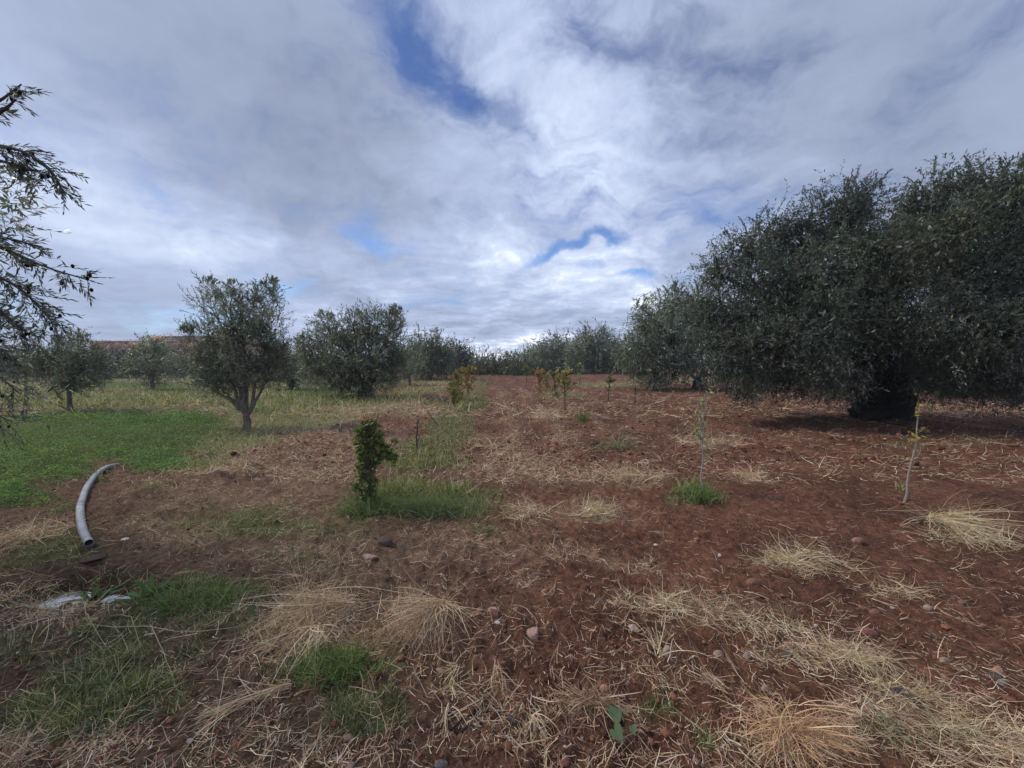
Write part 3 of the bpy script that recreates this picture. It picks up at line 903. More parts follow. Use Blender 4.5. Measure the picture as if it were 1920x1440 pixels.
# foreground olive branches entering at the left edge; the trunk stands outside the frame
def near_olive():
    rg = np.random.default_rng(77)
    base = np.array([-4.3, 2.3, 0.0])
    base[2] = hz(base[0], base[1])
    root = empty('olive_tree', base)
    bt, bl, bf = Buf(), Buf(), Buf()
    barkc = np.array([[0.09, 0.08, 0.07]])
    K = 9
    tt = np.linspace(0, 1, K)[:, None]
    fork = base + np.array([0.1, 0, 1.25])
    pth = (base - [0, 0, .1]) * (1 - tt) + fork * tt
    tubes(bt, pth[None], (0.17 * (1 + .6 * np.exp(-tt[:, 0] * 5)))[None], 14, barkc, .1, 3)
    # each branch: pixel polyline with depth, spread of its foliage in metres
    br = [([(-150, 250, 1.9), (-60, 215, 1.9), (0, 190, 1.9), (40, 158, 1.9)], .10, 16),
          ([(-60, 240, 1.9), (10, 205, 1.9), (30, 186, 1.9)], .05, 5),
          ([(-200, 330, 2.0), (-60, 270, 1.95), (30, 275, 1.9), (90, 310, 1.85), (112, 345, 1.85)], .14, 46),
          ([(-100, 300, 2.0), (0, 300, 1.9), (60, 320, 1.85)], .10, 20),
          ([(-260, 470, 2.1), (-100, 440, 2.05), (0, 460, 2.0), (80, 500, 1.95), (165, 525, 1.95)], .12, 46),
          ([(-200, 450, 2.1), (-60, 440, 2.0), (30, 448, 2.0), (75, 468, 2.0)], .08, 22),
          ([(-200, 480, 2.1), (-40, 500, 2.0), (40, 540, 2.0), (95, 600, 2.0)], .15, 56),
          ([(-200, 500, 2.1), (-60, 540, 2.0), (10, 590, 2.0), (50, 625, 2.0)], .13, 44),
          ([(-200, 560, 2.2), (-100, 580, 2.1), (-20, 640, 2.1), (20, 670, 2.1)], .12, 34),
          ([(-300, 600, 2.6), (-140, 640, 2.6), (-20, 690, 2.6), (40, 740, 2.6)], .22, 40),
          ([(-300, 600, 2.6), (-140, 700, 2.6), (-40, 760, 2.6), (20, 790, 2.6)], .2, 26),
          ([(-300, 650, 2.7), (-160, 760, 2.7), (-60, 850, 2.7), (-10, 900, 2.7)], .16, 12)]
    for poly, spr, n_tw in br:
        pts = np.array([H(*q) for q in poly])
        # resample
        t = np.linspace(0, len(pts) - 1, 12)
        i0 = np.minimum(t.astype(int), len(pts) - 2)
        fr = (t - i0)[:, None]
        path = pts[i0] * (1 - fr) + pts[i0 + 1] * fr
        path[1:-1] = (path[:-2] + 2 * path[1:-1] + path[2:]) / 4
        pa, ra = limb(fork, path[0], 0.055, 0.014, rg, 6, .05, .02)
        tubes(bt, pa[None], ra[None], 7, barkc)
        tubes(bt, path[None], np.linspace(.012, .003, 12)[None], 6, barkc)
        idx = np.clip((rg.random(n_tw) ** 0.9 * 9 + 2), 0, 10.99)
        k0 = idx.astype(int)
        f_ = (idx - k0)[:, None]
        pb = path[k0] * (1 - f_) + path[k0 + 1] * f_
        tang = unit(path[k0 + 1] - path[k0])
        dd = unit(tang * .9 + unit(rg.normal(size=(n_tw, 3))) * .75 + np.array([0, 0, -.12]))
        tl = rg.uniform(.5, 1.3, n_tw) * spr
        tl = np.minimum(tl, 0.3)
        tp = grow(rg, pb, dd, tl, 6, .5, .25)
        strips(bt, tp, np.full((n_tw, 6), .0028), unit(np.cross(dd, rg.normal(size=(n_tw, 3)))), np.repeat(barkc, n_tw, 0))
        per = 13
        t2 = np.linspace(.1, 1, per) * 5
        j0 = np.minimum(t2.astype(int), 4)
        g_ = (t2 - j0)[None, :, None]
        pp = tp[:, j0] * (1 - g_) + tp[:, j0 + 1] * g_
        td = unit(tp[:, j0 + 1] - tp[:, j0])
        sgn = np.where(np.arange(per) % 2, 1, -1)[None, :, None]
        perp = unit(np.cross(td, rg.normal(size=(n_tw, 1, 3))))
        ld = unit(td * .85 + perp * sgn * .55 + rg.normal(size=pp.shape) * .18)
        sd = unit(np.cross(ld, rg.normal(size=pp.shape)))
        N = n_tw * per
        LL = rg.uniform(.024, .043, N)
        leaves(bl, pp.reshape(-1, 3), ld.reshape(-1, 3), LL, LL * .21, sd.reshape(-1, 3), palette(rg, N, [tuple(.62 * q_ for q_ in c_) for c_ in OLIVE_COL], .2))
        # fruit
        m = n_tw // 4
        fp = pp[rg.integers(0, n_tw, m), rg.integers(2, 8, m)] + rg.normal(size=(m, 3)) * .008 - np.array([0, 0, .012])
        for q in fp:
            th_ = np.arange(6) / 6 * 2 * np.pi
            rings = [(0.0, .011), (.0065, .006), (.0075, -.002), (.004, -.009), (.0, -.012)]
            vv = np.array([[r_ * math.cos(a_), r_ * math.sin(a_), z_] for r_, z_ in rings for a_ in th_]) + q
            ff = [[a * 6 + b_, a * 6 + (b_ + 1) % 6, a * 6 + 6 + (b_ + 1) % 6, a * 6 + 6 + b_] for a in range(4) for b_ in range(6)]
            bf.add(vv, ff, [0.018, 0.012, 0.022])
    # the rest of the crown, outside the frame
    for c, r in (((-5.0, 2.4, 3.1), .8), ((-4.6, 3.2, 2.9), .6), ((-4.9, 1.6, 2.6), .7), ((-4.6, 2.2, 2.2), .6), ((-5.6, 2.6, 2.0), .8), ((-4.9, 3.3, 1.7), .6)):
        clump_leaves(bl, rg, np.array(c), r, 2600, .07, .016, OLIVE_COL, .1, .2, stem=(bt, .003))
        pa, ra = limb(fork, c, 0.05, 0.012, rg, 6, .05)
        tubes(bt, pa[None], ra[None], 7, barkc)
    for bb in (bt, bl, bf):
        for i in range(len(bb.v)):
            bb.v[i] = bb.v[i] - base.astype(np.float32)
    bt.build('trunk', M_BARK, root, smooth=True)
    bl.build('crown', M_OLIVE, root)
    fo = bf.build('olive_fruit', M_STONE, root, smooth=True)
    fo['kind'] = 'stuff'
    tag(root, 'close olive branches with black fruit hanging into the photo at its left edge', 'olive tree', GL)


near_olive()


# ------------------------------------------------------------------ building and pole
def simple_mat(name, col, rough=.8, nscale=8, namp=.2, bricks=None):
    m, t, bb = new_mat(name)
    tcn_ = t.add('ShaderNodeTexCoord')
    n = t.noise(tcn_.outputs['Object'], nscale, 5, .6)
    if bricks:
        br_ = t.add('ShaderNodeTexBrick')
        t.l.new(t.vmath('MULTIPLY', tcn_.outputs['Object'], (1, 1, 1)), br_.inputs['Vector'])
        sp = t.add('ShaderNodeSeparateXYZ')
        t.l.new(tcn_.outputs['Object'], sp.inputs[0])
        cb = t.add('ShaderNodeCombineXYZ')
        t.l.new(t.math('ADD', sp.outputs[0], sp.outputs[1]), cb.inputs[0])
        t.l.new(sp.outputs[2], cb.inputs[1])
        t.l.new(cb.outputs[0], br_.inputs['Vector'])
        br_.inputs['Scale'].default_value = 2.2
        br_.inputs['Color1'].default_value = (*col, 1)
        br_.inputs['Color2'].default_value = (*(c * .75 for c in col), 1)
        br_.inputs['Mortar'].default_value = (*bricks, 1)
        src = br_.outputs['Color']
    else:
        rgbn = t.add('ShaderNodeRGB')
        rgbn.outputs[0].default_value = (*col, 1)
        src = rgbn.outputs[0]
    s_ = t.add('ShaderNodeVectorMath', operation='SCALE')
    t.l.new(src, s_.inputs[0])
    t.l.new(t.ramp(n, .3, .7, 1 - namp, 1 + namp, False), s_.inputs['Scale'])
    t.l.new(s_.outputs[0], bb.inputs['Base Color'])
    bb.inputs['Roughness'].default_value = rough
    return m


M_BRICK = simple_mat('red_brick', (0.58, 0.31, 0.23), .9, .6, .25, (0.30, 0.22, 0.19))
M_CONC = simple_mat('weathered_concrete', (0.45, 0.36, 0.31), .9, 1.5, .25)
M_TILE = simple_mat('roof_tile', (0.50, 0.16, 0.11), .7, 3, .2)
M_DARKROOM = simple_mat('dim_interior', (0.10, 0.08, 0.07), .9, 2, .2)  # dark wall colour stands in for the dimness of the rooms
M_WOOD = simple_mat('pole_wood', (0.10, 0.09, 0.085), .8, 5, .2)


def box(buf, x0, x1, y0, y1, z0, z1):
    v = np.array([[x, y, z] for x in (x0, x1) for y in (y0, y1) for z in (z0, z1)])
    f = [[0, 1, 3, 2], [4, 6, 7, 5], [0, 4, 5, 1], [2, 3, 7, 6], [0, 2, 6, 4], [1, 5, 7, 3]]
    buf.add(v, f, [.5, .5, .5])


def wall_open(buf, x0, x1, z0, z1, y, th_, holes):
    xs = sorted({x0, x1, *[h_[0] for h_ in holes], *[h_[1] for h_ in holes]})
    zs = sorted({z0, z1, *[h_[2] for h_ in holes], *[h_[3] for h_ in holes]})
    for i in range(len(xs) - 1):
        for j in range(len(zs) - 1):
            cx, cz = (xs[i] + xs[i + 1]) / 2, (zs[j] + zs[j + 1]) / 2
            if any(h_[0] < cx < h_[1] and h_[2] < cz < h_[3] for h_ in holes):
                continue
            box(buf, xs[i], xs[i + 1], y, y + th_, zs[j], zs[j + 1])


def building():
    D0 = 64.0
    X = lambda px, dd=D0: H(px, 680, dd)[0]
    Z = lambda py, dd=D0: H(960, py, dd)[2]
    x0, x1 = X(170), X(430)
    cx = (x0 + x1) / 2
    root = empty('brick_building', (cx, D0, 0))
    rel = lambda x: x - cx
    zt = Z(641)
    holes = [(rel(X(a)), rel(X(c)), Z(e), Z(f_)) for a, c, e, f_ in ((296.5, 307, 666, 653.5), (318.5, 328.5, 662, 655), (345, 355, 662, 655), (372, 382, 662, 655), (205, 214, 664, 655), (230, 239, 664, 655))]
    b1 = Buf()
    wall_open(b1, rel(x0), rel(x1), -0.3, zt, 0, .25, holes)
    box(b1, rel(x0), rel(x0) + .25, .25, 12, -.3, zt)
    box(b1, rel(x1) - .25, rel(x1), .25, 12, -.3, zt)
    box(b1, rel(x0), rel(x1), 12, 12.25, -.3, zt)
    b1.build('wall', M_BRICK, root)
    b2 = Buf()
    box(b2, rel(x0) - .15, rel(x1) + .15, -.15, 12.4, zt + .003, zt + .22)
    b2.build('roof_slab', M_CONC, root)
    bi = Buf()
    box(bi, rel(x0) + .3, rel(x1) - .3, 3.0, 3.2, -.3, zt - .01)
    bi.build('inner_wall', M_DARKROOM, root)
    for h_ in holes:
        f = Buf()
        a, c, e, g_ = h_
        for q in ((a - .12, a, e, g_), (c, c + .12, e, g_), (a - .12, c + .12, g_, g_ + .12), (a - .18, c + .18, e - .12, e)):
            box(f, q[0], q[1], -.05, .2, q[2], q[3])
        f.build('window_surround', M_CONC, root)
    # upper storey block
    u0, u1 = rel(X(296)), rel(X(425))
    zu = Z(630.5)
    b3 = Buf()
    hu = [(rel(X(a)), rel(X(c)), Z(e), Z(f_)) for a, c, e, f_ in ((317.5, 324, 640, 636), (327, 332.5, 640, 635.5), (352, 358, 640, 636))]
    wall_open(b3, u0, u1, zt + .223, zu, 1.5, .25, hu)
    box(b3, u0, u0 + .25, 1.75, 9, zt + .223, zu)
    box(b3, u1 - .25, u1, 1.75, 9, zt + .223, zu)
    box(b3, u0, u1, 9, 9.25, zt + .223, zu)
    b3.build('upper_wall', M_CONC, root)
    b4 = Buf()
    box(b4, u0 - .2, u1 + .2, 1.3, 9.4, zu + .003, zu + .2)
    b4.build('upper_roof_slab', M_CONC, root)
    bi2 = Buf()
    box(bi2, u0 + .3, u1 - .3, 4, 4.2, zt + .23, zu - .01)
    bi2.build('inner_wall', M_DARKROOM, root)
    # red hipped dome
    b5 = Buf()
    dcx, rr0 = rel(X(268)), (X(291) - X(245)) / 2
    zd = Z(626.5)
    prof = [(1.0, 0), (1.02, .06), (.80, .45), (.5, .82), (.25, .96), (.0, 1.0)]
    ns = 12
    vv = np.array([[dcx + rr0 * r_ * math.cos(a_), 3.2 + rr0 * r_ * math.sin(a_), zt + .223 + (zd - zt - .22) * z_] for r_, z_ in prof for a_ in np.arange(ns) / ns * 2 * np.pi])
    ff = [[a * ns + q, a * ns + (q + 1) % ns, a * ns + ns + (q + 1) % ns, a * ns + ns + q] for a in range(5) for q in range(ns)]
    b5.add(vv, ff, [.5, .5, .5])
    b5.build('dome_roof', M_TILE, root)
    tag(root, 'unfinished red brick building with a salmon-red dome behind the left trees', 'building')


building()


def pole():
    d = 100
    p = H(1097, 690, d)
    root = empty('utility_pole', (p[0], d, 0))
    top = H(1097, 612, d)[2]
    b1 = Buf()
    tubes(b1, np.array([[[0, 0, -.2], [0, 0, top * .5], [0, 0, top]]]), np.array([[.42, .34, .24]]), 8, np.array([[.5, .5, .5]]))
    b1.build('pole', M_WOOD, root)
    for i, py in enumerate((613, 618, 623)):
        z = H(1097, py, d)[2]
        b2 = Buf()
        box(b2, -.9, -.1, -.07, .07, z - .07, z + .07)
        b2.build('crossarm', M_WOOD, root)
        b3 = Buf()
        tubes(b3, np.array([[[-.85, 0, z + .07], [-.85, 0, z + .3]]]), np.array([[.08, .05]]), 6, np.array([[.5, .5, .5]]))
        b3.build('insulator', M_CONC, root)
    tag(root, 'dark utility pole with short crossarms rising behind the right olive row', 'pole')


pole()


# ------------------------------------------------------------------ pipe
def pipe():
    pm, pt, pb = new_mat('grey_plastic_pipe')
    t_ = pt.add('ShaderNodeTexCoord')
    n = pt.noise(t_.outputs['Object'], 9, 6, .65)
    n2 = pt.noise(t_.outputs['Object'], 60, 4, .6)
    c = pt.mix(pt.ramp(n, .35, .7), (0.40, 0.41, 0.42), (0.26, 0.255, 0.25))
    c = pt.mix(pt.ramp(n2, .52, .70, 0, .7), c, (0.13, 0.085, 0.06))
    pt.l.new(c, pb.inputs['Base Color'])
    pb.inputs['Roughness'].default_value = .27
    pts_px = [(168, 1036), (156, 1012), (151, 985), (153, 955), (162, 925), (178, 900), (197, 884), (215, 875), (228, 870), (240, 866)]
    P_ = []
    for i, (x, y) in enumerate(pts_px):
        g = G(x, y)
        P_.append(g)
    P_ = np.array(P_)
    t = np.linspace(0, len(P_) - 1, 46)
    i0 = np.minimum(t.astype(int), len(P_) - 2)
    fr = (t - i0)[:, None]
    path = P_[i0] * (1 - fr) + P_[i0 + 1] * fr
    for _ in range(3):
        path[1:-1] = (path[:-2] + 2 * path[1:-1] + path[2:]) / 4
    zz_ = height(path[:, 0], path[:, 1], False)
    path[:, 2] = zz_ + 0.062 + 0.03 * np.exp(-np.arange(46) / 4.0) - 0.10 * sstep(26, 46, np.arange(46))
    org = path[0].copy()
    root = empty('irrigation_pipe', org)
    R0 = 0.031
    b_ = Buf()
    K = len(path)
    pth = path - org
    tubes(b_, pth[None], np.full((1, K), R0), 20, np.array([[.5, .5, .5]]))
    # lip and inner bore as one more wall inside
    inner = np.concatenate([pth[:1], pth[:12]])
    tubes(b_, np.concatenate([pth[:1] + (pth[0] - pth[1]) * .12, pth[:10]])[None], np.array([[R0 * .86] + [R0 * .85] * 10]), 20, np.array([[.5, .5, .5]]))
    b_.build('pipe_wall', pm, root, smooth=True)
    # ring lip
    th_ = np.arange(20) / 20 * 2 * np.pi
    tdir = unit(pth[0] - pth[1])
    a_ = unit(np.cross(tdir, [0, 0, 1.]))
    c_ = np.cross(tdir, a_)
    b2 = Buf()
    v0 = [pth[0] + tdir * o_ + r_ * (math.cos(q) * a_ + math.sin(q) * c_) for r_, o_ in ((R0 * 1.0, 0), (R0 * 1.0, .006), (R0 * .86, .006), (R0 * .86, -.004)) for q in th_]
    ff = [[k_ * 20 + q, k_ * 20 + (q + 1) % 20, k_ * 20 + 20 + (q + 1) % 20, k_ * 20 + 20 + q] for k_ in range(3) for q in range(20)]
    b2.add(v0, ff, [.5, .5, .5])
    b2.build('pipe_rim', pm, root)
    tag(root, 'curved grey plastic irrigation pipe with an open end lying on the grass above the puddle', 'pipe')


pipe()


# ------------------------------------------------------------------ stones
def ico(sub):
    import bmesh
    bm = bmesh.new()
    bmesh.ops.create_icosphere(bm, subdivisions=sub, radius=1)
    bm.verts.ensure_lookup_table()
    v = np.array([q.co[:] for q in bm.verts])
    f = np.array([[q.index for q in p.verts] for p in bm.faces])
    bm.free()
    return v, f


ICO1, ICO2, ICO3 = ico(1), ico(2), ico(3)


def lumpy(rg, v, amp, ang):
    k1 = rg.normal(size=(6, 3)) * 1.8
    ph = rg.random(6) * 6.3
    s = 1 + amp * np.sin(v @ k1.T + ph).mean(1) * 2
    if ang:        # flat broken faces
        for _ in range(12):
            nrm = unit(rg.normal(size=3))
            lim = rg.uniform(.42, .85)
            dd = (v * s[:, None]) @ nrm
            over = np.maximum(dd - lim, 0)
            v = v * s[:, None] - over[:, None] * nrm
            s = np.ones(len(v))
        return v
    return v * s[:, None]


def stone(label, px, py, wpx, hpx, col, ang=False, seed=None, name='stone', sink=.46, rot=None, cat='stone', group='stones lying on the red soil'):
    rg = np.random.default_rng(seed if seed is not None else int(px * 7 + py))
    g = G(px, py + hpx * .35)
    s = np.hypot(g[1], CAMH) / F * .86
    a, hgt = wpx * s * .5, hpx * s * .55
    v, f = ICO3
    v = lumpy(rg, v, .16, ang)
    v = v * np.array([a, a * rg.uniform(.6, .9), hgt])
    if rot is None:
        rot = rg.uniform(-.5, .5)
    ca, sa = math.cos(rot), math.sin(rot)
    v = v @ np.array([[ca, sa, 0], [-sa, ca, 0], [0, 0, 1]])
    b_ = Buf()
    cc = np.tile(np.array(col), (len(v), 1)) * (1 + .1 * np.sin(v @ (rg.normal(size=3) * 90)))[:, None]
    b_.add(v, f, cc)
    o = b_.build(name, M_STONE, smooth=not ang)
    o.location = (g[0], g[1], hz(g[0], g[1]) + hgt * (1 - 2 * sink) * .9)
    tag(o, label, cat, group)
    return o


PK, WH, DK, GY, RD, OR = (0.33, 0.21, 0.165), (0.60, 0.53, 0.46), (0.105, 0.078, 0.064), (0.30, 0.235, 0.185), (0.21, 0.105, 0.075), (0.42, 0.23, 0.16)
STONES = [
    ('angular orange-pink stone with a pale edge, largest in the middle of the foreground', 925, 1147, 27, 30, OR, True),
    ('flat pinkish-grey broken stone half buried below the angular orange one', 1000, 1189, 32, 30, PK, True),
    ('dark grey rounded stone at the left end of the straw swath', 1126, 1128, 24, 16, DK, False),
    ('small dark brown pebble left of the angular orange stone', 866, 1153, 20, 12, DK, False),
    ('brown rounded clod-like stone touching the angular orange one', 900, 1149, 22, 16, RD, False),
    ('dark slate stone lying alone below the grass by the ivy-covered stem', 722, 1020, 28, 17, DK, False),
    ('flat pale pink slab left of the dark slate stone', 692, 1044, 34, 16, (0.38, 0.25, 0.20), True),
    ('cream white stone resting in the dry weeds of the central heap', 788, 1200, 15, 13, WH, True),
    ('small cream pebble just below the angular orange stone', 932, 1176, 11, 9, WH, False),
    ('small pale grey cube-like pebble between the two straw heaps', 1102, 1223, 13, 12, GY, True),
    ('tall greyish stone standing on edge at the lower straw swath', 1252, 1226, 20, 32, (0.36, 0.29, 0.23), False),
    ('pale lilac-pink stone above the grey one on edge', 1188, 1178, 20, 13, (0.40, 0.29, 0.24), False),
    ('reddish-brown round stone like an egg on the bare soil', 1411, 1087, 26, 18, RD, False),
    ('pinkish round pebble right of the grey stone on edge', 1347, 1227, 20, 15, PK, False),
    ('long pale stone streaked with brown next to the pink pebble', 1400, 1235, 14, 24, (0.36, 0.28, 0.25), True),
    ('dark rough stone under the straw swath', 1478, 1234, 28, 20, DK, True),
    ('light brown egg-shaped stone low in the right foreground', 1434, 1302, 14, 15, PK, False),
    ('smooth pinkish-brown round stone at the edge of the bottom weed heap', 1134, 1298, 17, 16, OR, False),
    ('oval brick-red cobble in the wheel track', 1622, 1180, 32, 16, (0.22, 0.10, 0.075), False),
    ('grey and white pebble in the upper wheel track', 1739, 1148, 16, 13, GY, False),
    ('small grey pebble on the right side of the wheel track', 1771, 1236, 17, 12, GY, False),
    ('flat salmon-pink stone of the group of three near the right edge', 1870, 1258, 21, 11, OR, False),
    ('dark grey flat stone of the group of three near the right edge', 1865, 1270, 21, 13, DK, False),
    ('blue-grey small stone of the group of three near the right edge', 1878, 1288, 15, 11, (0.24, 0.21, 0.185), False),
    ('large black stone tangled in the right straw swath', 1690, 1307, 38, 20, (0.07, 0.055, 0.048), False),
    ('tiny white pebble next to the wheel track', 1529, 1173, 8, 7, WH, False),
    ('tiny white round pebble on bare soil above the right straw heap', 1349, 1040, 7, 7, WH, False),
    ('whitish flat stone beyond the egg-like reddish stone', 1230, 1019, 12, 8, WH, True),
    ('pale pinkish flat stone on the soil right of the staked sapling foot', 1306, 1011, 15, 9, PK, True),
    ('pinkish rough stone at the left of the bottom straw', 823, 1262, 18, 14, PK, True),
    ('dark slate fragment between the two bottom weed tufts', 962, 1361, 24, 26, DK, True),
    ('blue-grey stone at the bottom edge of the photo', 825, 1432, 22, 14, (0.16, 0.135, 0.12), False),
    ('off-white flat stone right of the pipe mouth', 234, 1010, 14, 6, WH, False),
    ('white flake on bare soil left of the lying dry branch', 385, 1323, 8, 5, WH, True),
    ('white flake on the brown dead grass under the puddle', 137, 1153, 6, 5, WH, False),
    ('white chip at the left edge on the bare red path', 31, 1238, 12, 6, WH, True),
    ('pale stone on the shaded soil before the V-forked olive', 1213, 741, 12, 7, WH, True),
    ('flat brown stone in the far right soil', 1640, 1150, 20, 12, RD, False),
    ('dark clod-like stone above the straw heap', 1610, 1020, 22, 14, RD, False),
    ('brown rounded stone close to the right weed plume', 1803, 1132, 18, 10, RD, False),
    ('large rounded brown stone near the right sapling', 1607, 1020, 18, 13, PK, False),
]
for s_ in STONES[:]:
    stone(s_[0], *s_[1:6], s_[6])
# mud slab under the pipe mouth
stone('flat dark red mud slab under the mouth of the grey pipe', 175, 1050, 46, 12, (0.10, 0.058, 0.045), True, seed=4, name='mud_slab', sink=.36, rot=.3, cat='mud slab', group=None)


# ------------------------------------------------------------------ soil clods (nobody could count them)
def sample_ground(rg, n, y0, y1, power=1.0, half=1.45):
    """points over the field in view, denser towards the camera"""
    v0, v1 = 1 / y0, 1 / y1
    u = rg.random(n)
    y = 1 / (v1 + (v0 - v1) * u ** power)
    x = (rg.random(n) * 2 - 1) * (half * y + .35)
    return x, y


def clods():
    rg = np.random.default_rng(5)
    b_ = Buf()
    for n, y0, y1, ic, smin, smax in ((800, 1.3, 5, ICO2, .004, .022), (5500, 1.3, 14, ICO1, .003, .014), (3500, 6, 45, ICO1, .015, .06)):
        x, y = sample_ground(rg, n * 2, y0, y1)
        cl, gr, st, sw = masks(x, y)
        keep = (rg.random(len(x)) > np.clip(cl * 2 + st * .9 + gr * .6, 0, 1)) & (np.hypot(x - PUD[0], y - PUD[1]) > .5)
        # gather in drifts
        keep &= (fbm(x * 2.5, y * 2.5, 2, 97) + rg.random(len(x)) * .6) > .18
        x, y = x[keep][:n], y[keep][:n]
        m = len(x)
        size = smin + (smax - smin) * rg.random(m) ** 3.5
        z = height(x, y)
        v, f = ic
        nv = len(v)
        js = rg.random((m, nv, 1)) * .55 + .7
        ax = np.stack([rg.uniform(.8, 1.4, m), rg.uniform(.7, 1.2, m), rg.uniform(.5, .85, m)], 1)
        V = v[None] * js * (ax * size[:, None])[:, None, :]
        a = rg.random(m) * 6.28
        ca, sa = np.cos(a)[:, None], np.sin(a)[:, None]
        V = np.stack([V[..., 0] * ca - V[..., 1] * sa, V[..., 0] * sa + V[..., 1] * ca, V[..., 2]], -1)
        V += np.stack([x, y, z + size * .2], 1)[:, None]
        Fc = f[None] + (np.arange(m) * nv)[:, None, None]
        c = palette(rg, m, [SOIL, SOIL_D, SOIL * 1.12, np.array([.26, .17, .135]), np.array([.4, .33, .29])], .10, [.42, .30, .23, .04, .01])
        b_.add(V.reshape(-1, 3), Fc.reshape(-1, 3), np.repeat(c, nv, 0))
    o = b_.build('soil_clods', M_CLOD)
    tag(o, 'crumbled clods and pebbles of red earth strewn over the field', None, None, 'stuff')


clods()

# ------------------------------------------------------------------ straw litter
SW_COL = [(0.66, 0.47, 0.31), (0.52, 0.34, 0.22), (0.76, 0.59, 0.42), (0.32, 0.20, 0.135), (0.60, 0.48, 0.29)]


def straw():
    rg = np.random.default_rng(8)
    b_ = Buf()
    for n, y0, y1, pw, K, L0, L1, w in ((48000, 1.25, 6.5, 1.0, 4, .025, .16, .0029), (42000, 5, 14, 1.0, 3, .05, .22, .0066), (26000, 11, 60, 1.0, 3, .12, .5, .016)):
        x, y = sample_ground(rg, n * 6, y0, y1, pw)
        cl, gr, st, sw = masks(x, y)
        pr = np.clip(0.10 + .22 * sstep(6, 14, y) + sw * .75 + st * .35, 0, 1) * (1 - .85 * cl)
        pr *= np.clip(.6 + 1.6 * fbm(x * 4, y * 4, 2, 19), .12, 1)
        keep = (rg.random(len(x)) < pr) & (np.hypot(x - PUD[0], (y - PUD[1]) * 1.5) > .15)
        x, y, sw = x[keep][:n], y[keep][:n], sw[keep][:n]
        m = len(x)
        a = rg.random(m) * 2 * np.pi
        # on the right the raked straw lies along the track
        al = sstep(.8, 1.6, x) * (rg.random(m) < .6)
        ta = math.atan2(TRACK[1], TRACK[0])
        a = np.where(al > .5, ta + rg.normal(size=m) * .45, a)
        P0 = np.stack([x, y, np.zeros(m)], 1)
        z = height(x, y)
        P0[:, 2] = z + rg.random(m) ** 2 * (.012 + .03 * sw) * (1 + y * .1)
        D0 = np.stack([np.cos(a), np.sin(a), rg.normal(size=m) * .22], 1)
        L = L0 + (L1 - L0) * rg.random(m) ** 2.2
        paths = grow(rg, P0, D0, L, K, 1.3, .2)
        z = height(paths[..., 0].ravel(), paths[..., 1].ravel()).reshape(m, K)
        paths[..., 2] = np.maximum(paths[..., 2], z + .002)
        W_ = (w * (0.5 + rg.random(m)))[:, None] * np.linspace(1, .5, K)[None]
        side = unit(np.cross(D0, rg.normal(size=(m, 3)) * .7 + np.array([0, 0, 1.])))
        strips(b_, paths, W_, side, palette(rg, m, SW_COL, .18, [.3, .22, .20, .18, .1]))
    o = b_.build('straw_litter', M_STRAW)
    tag(o, 'dry straw stalks scattered over the ploughed soil', None, None, 'stuff')


straw()


# ------------------------------------------------------------------ grass and clover
def blades(b_, rg, x, y, L, w, cols, lean=.5, K=3, jit=.2):
    m = len(x)
    z = height(x, y)
    P0 = np.stack([x, y, z - .005], 1)
    D0 = unit(rg.normal(size=(m, 3)) * np.array([1, 1, .2]) * lean + np.array([0, 0, 1.]))
    paths = grow(rg, P0, D0, L, K, .6, .7 * lean)
    W_ = w[:, None] * np.linspace(1, .12, K)[None]
    side = unit(np.cross(D0, rg.normal(size=(m, 3))))
    strips(b_, paths, W_, side, palette(rg, m, cols, jit))


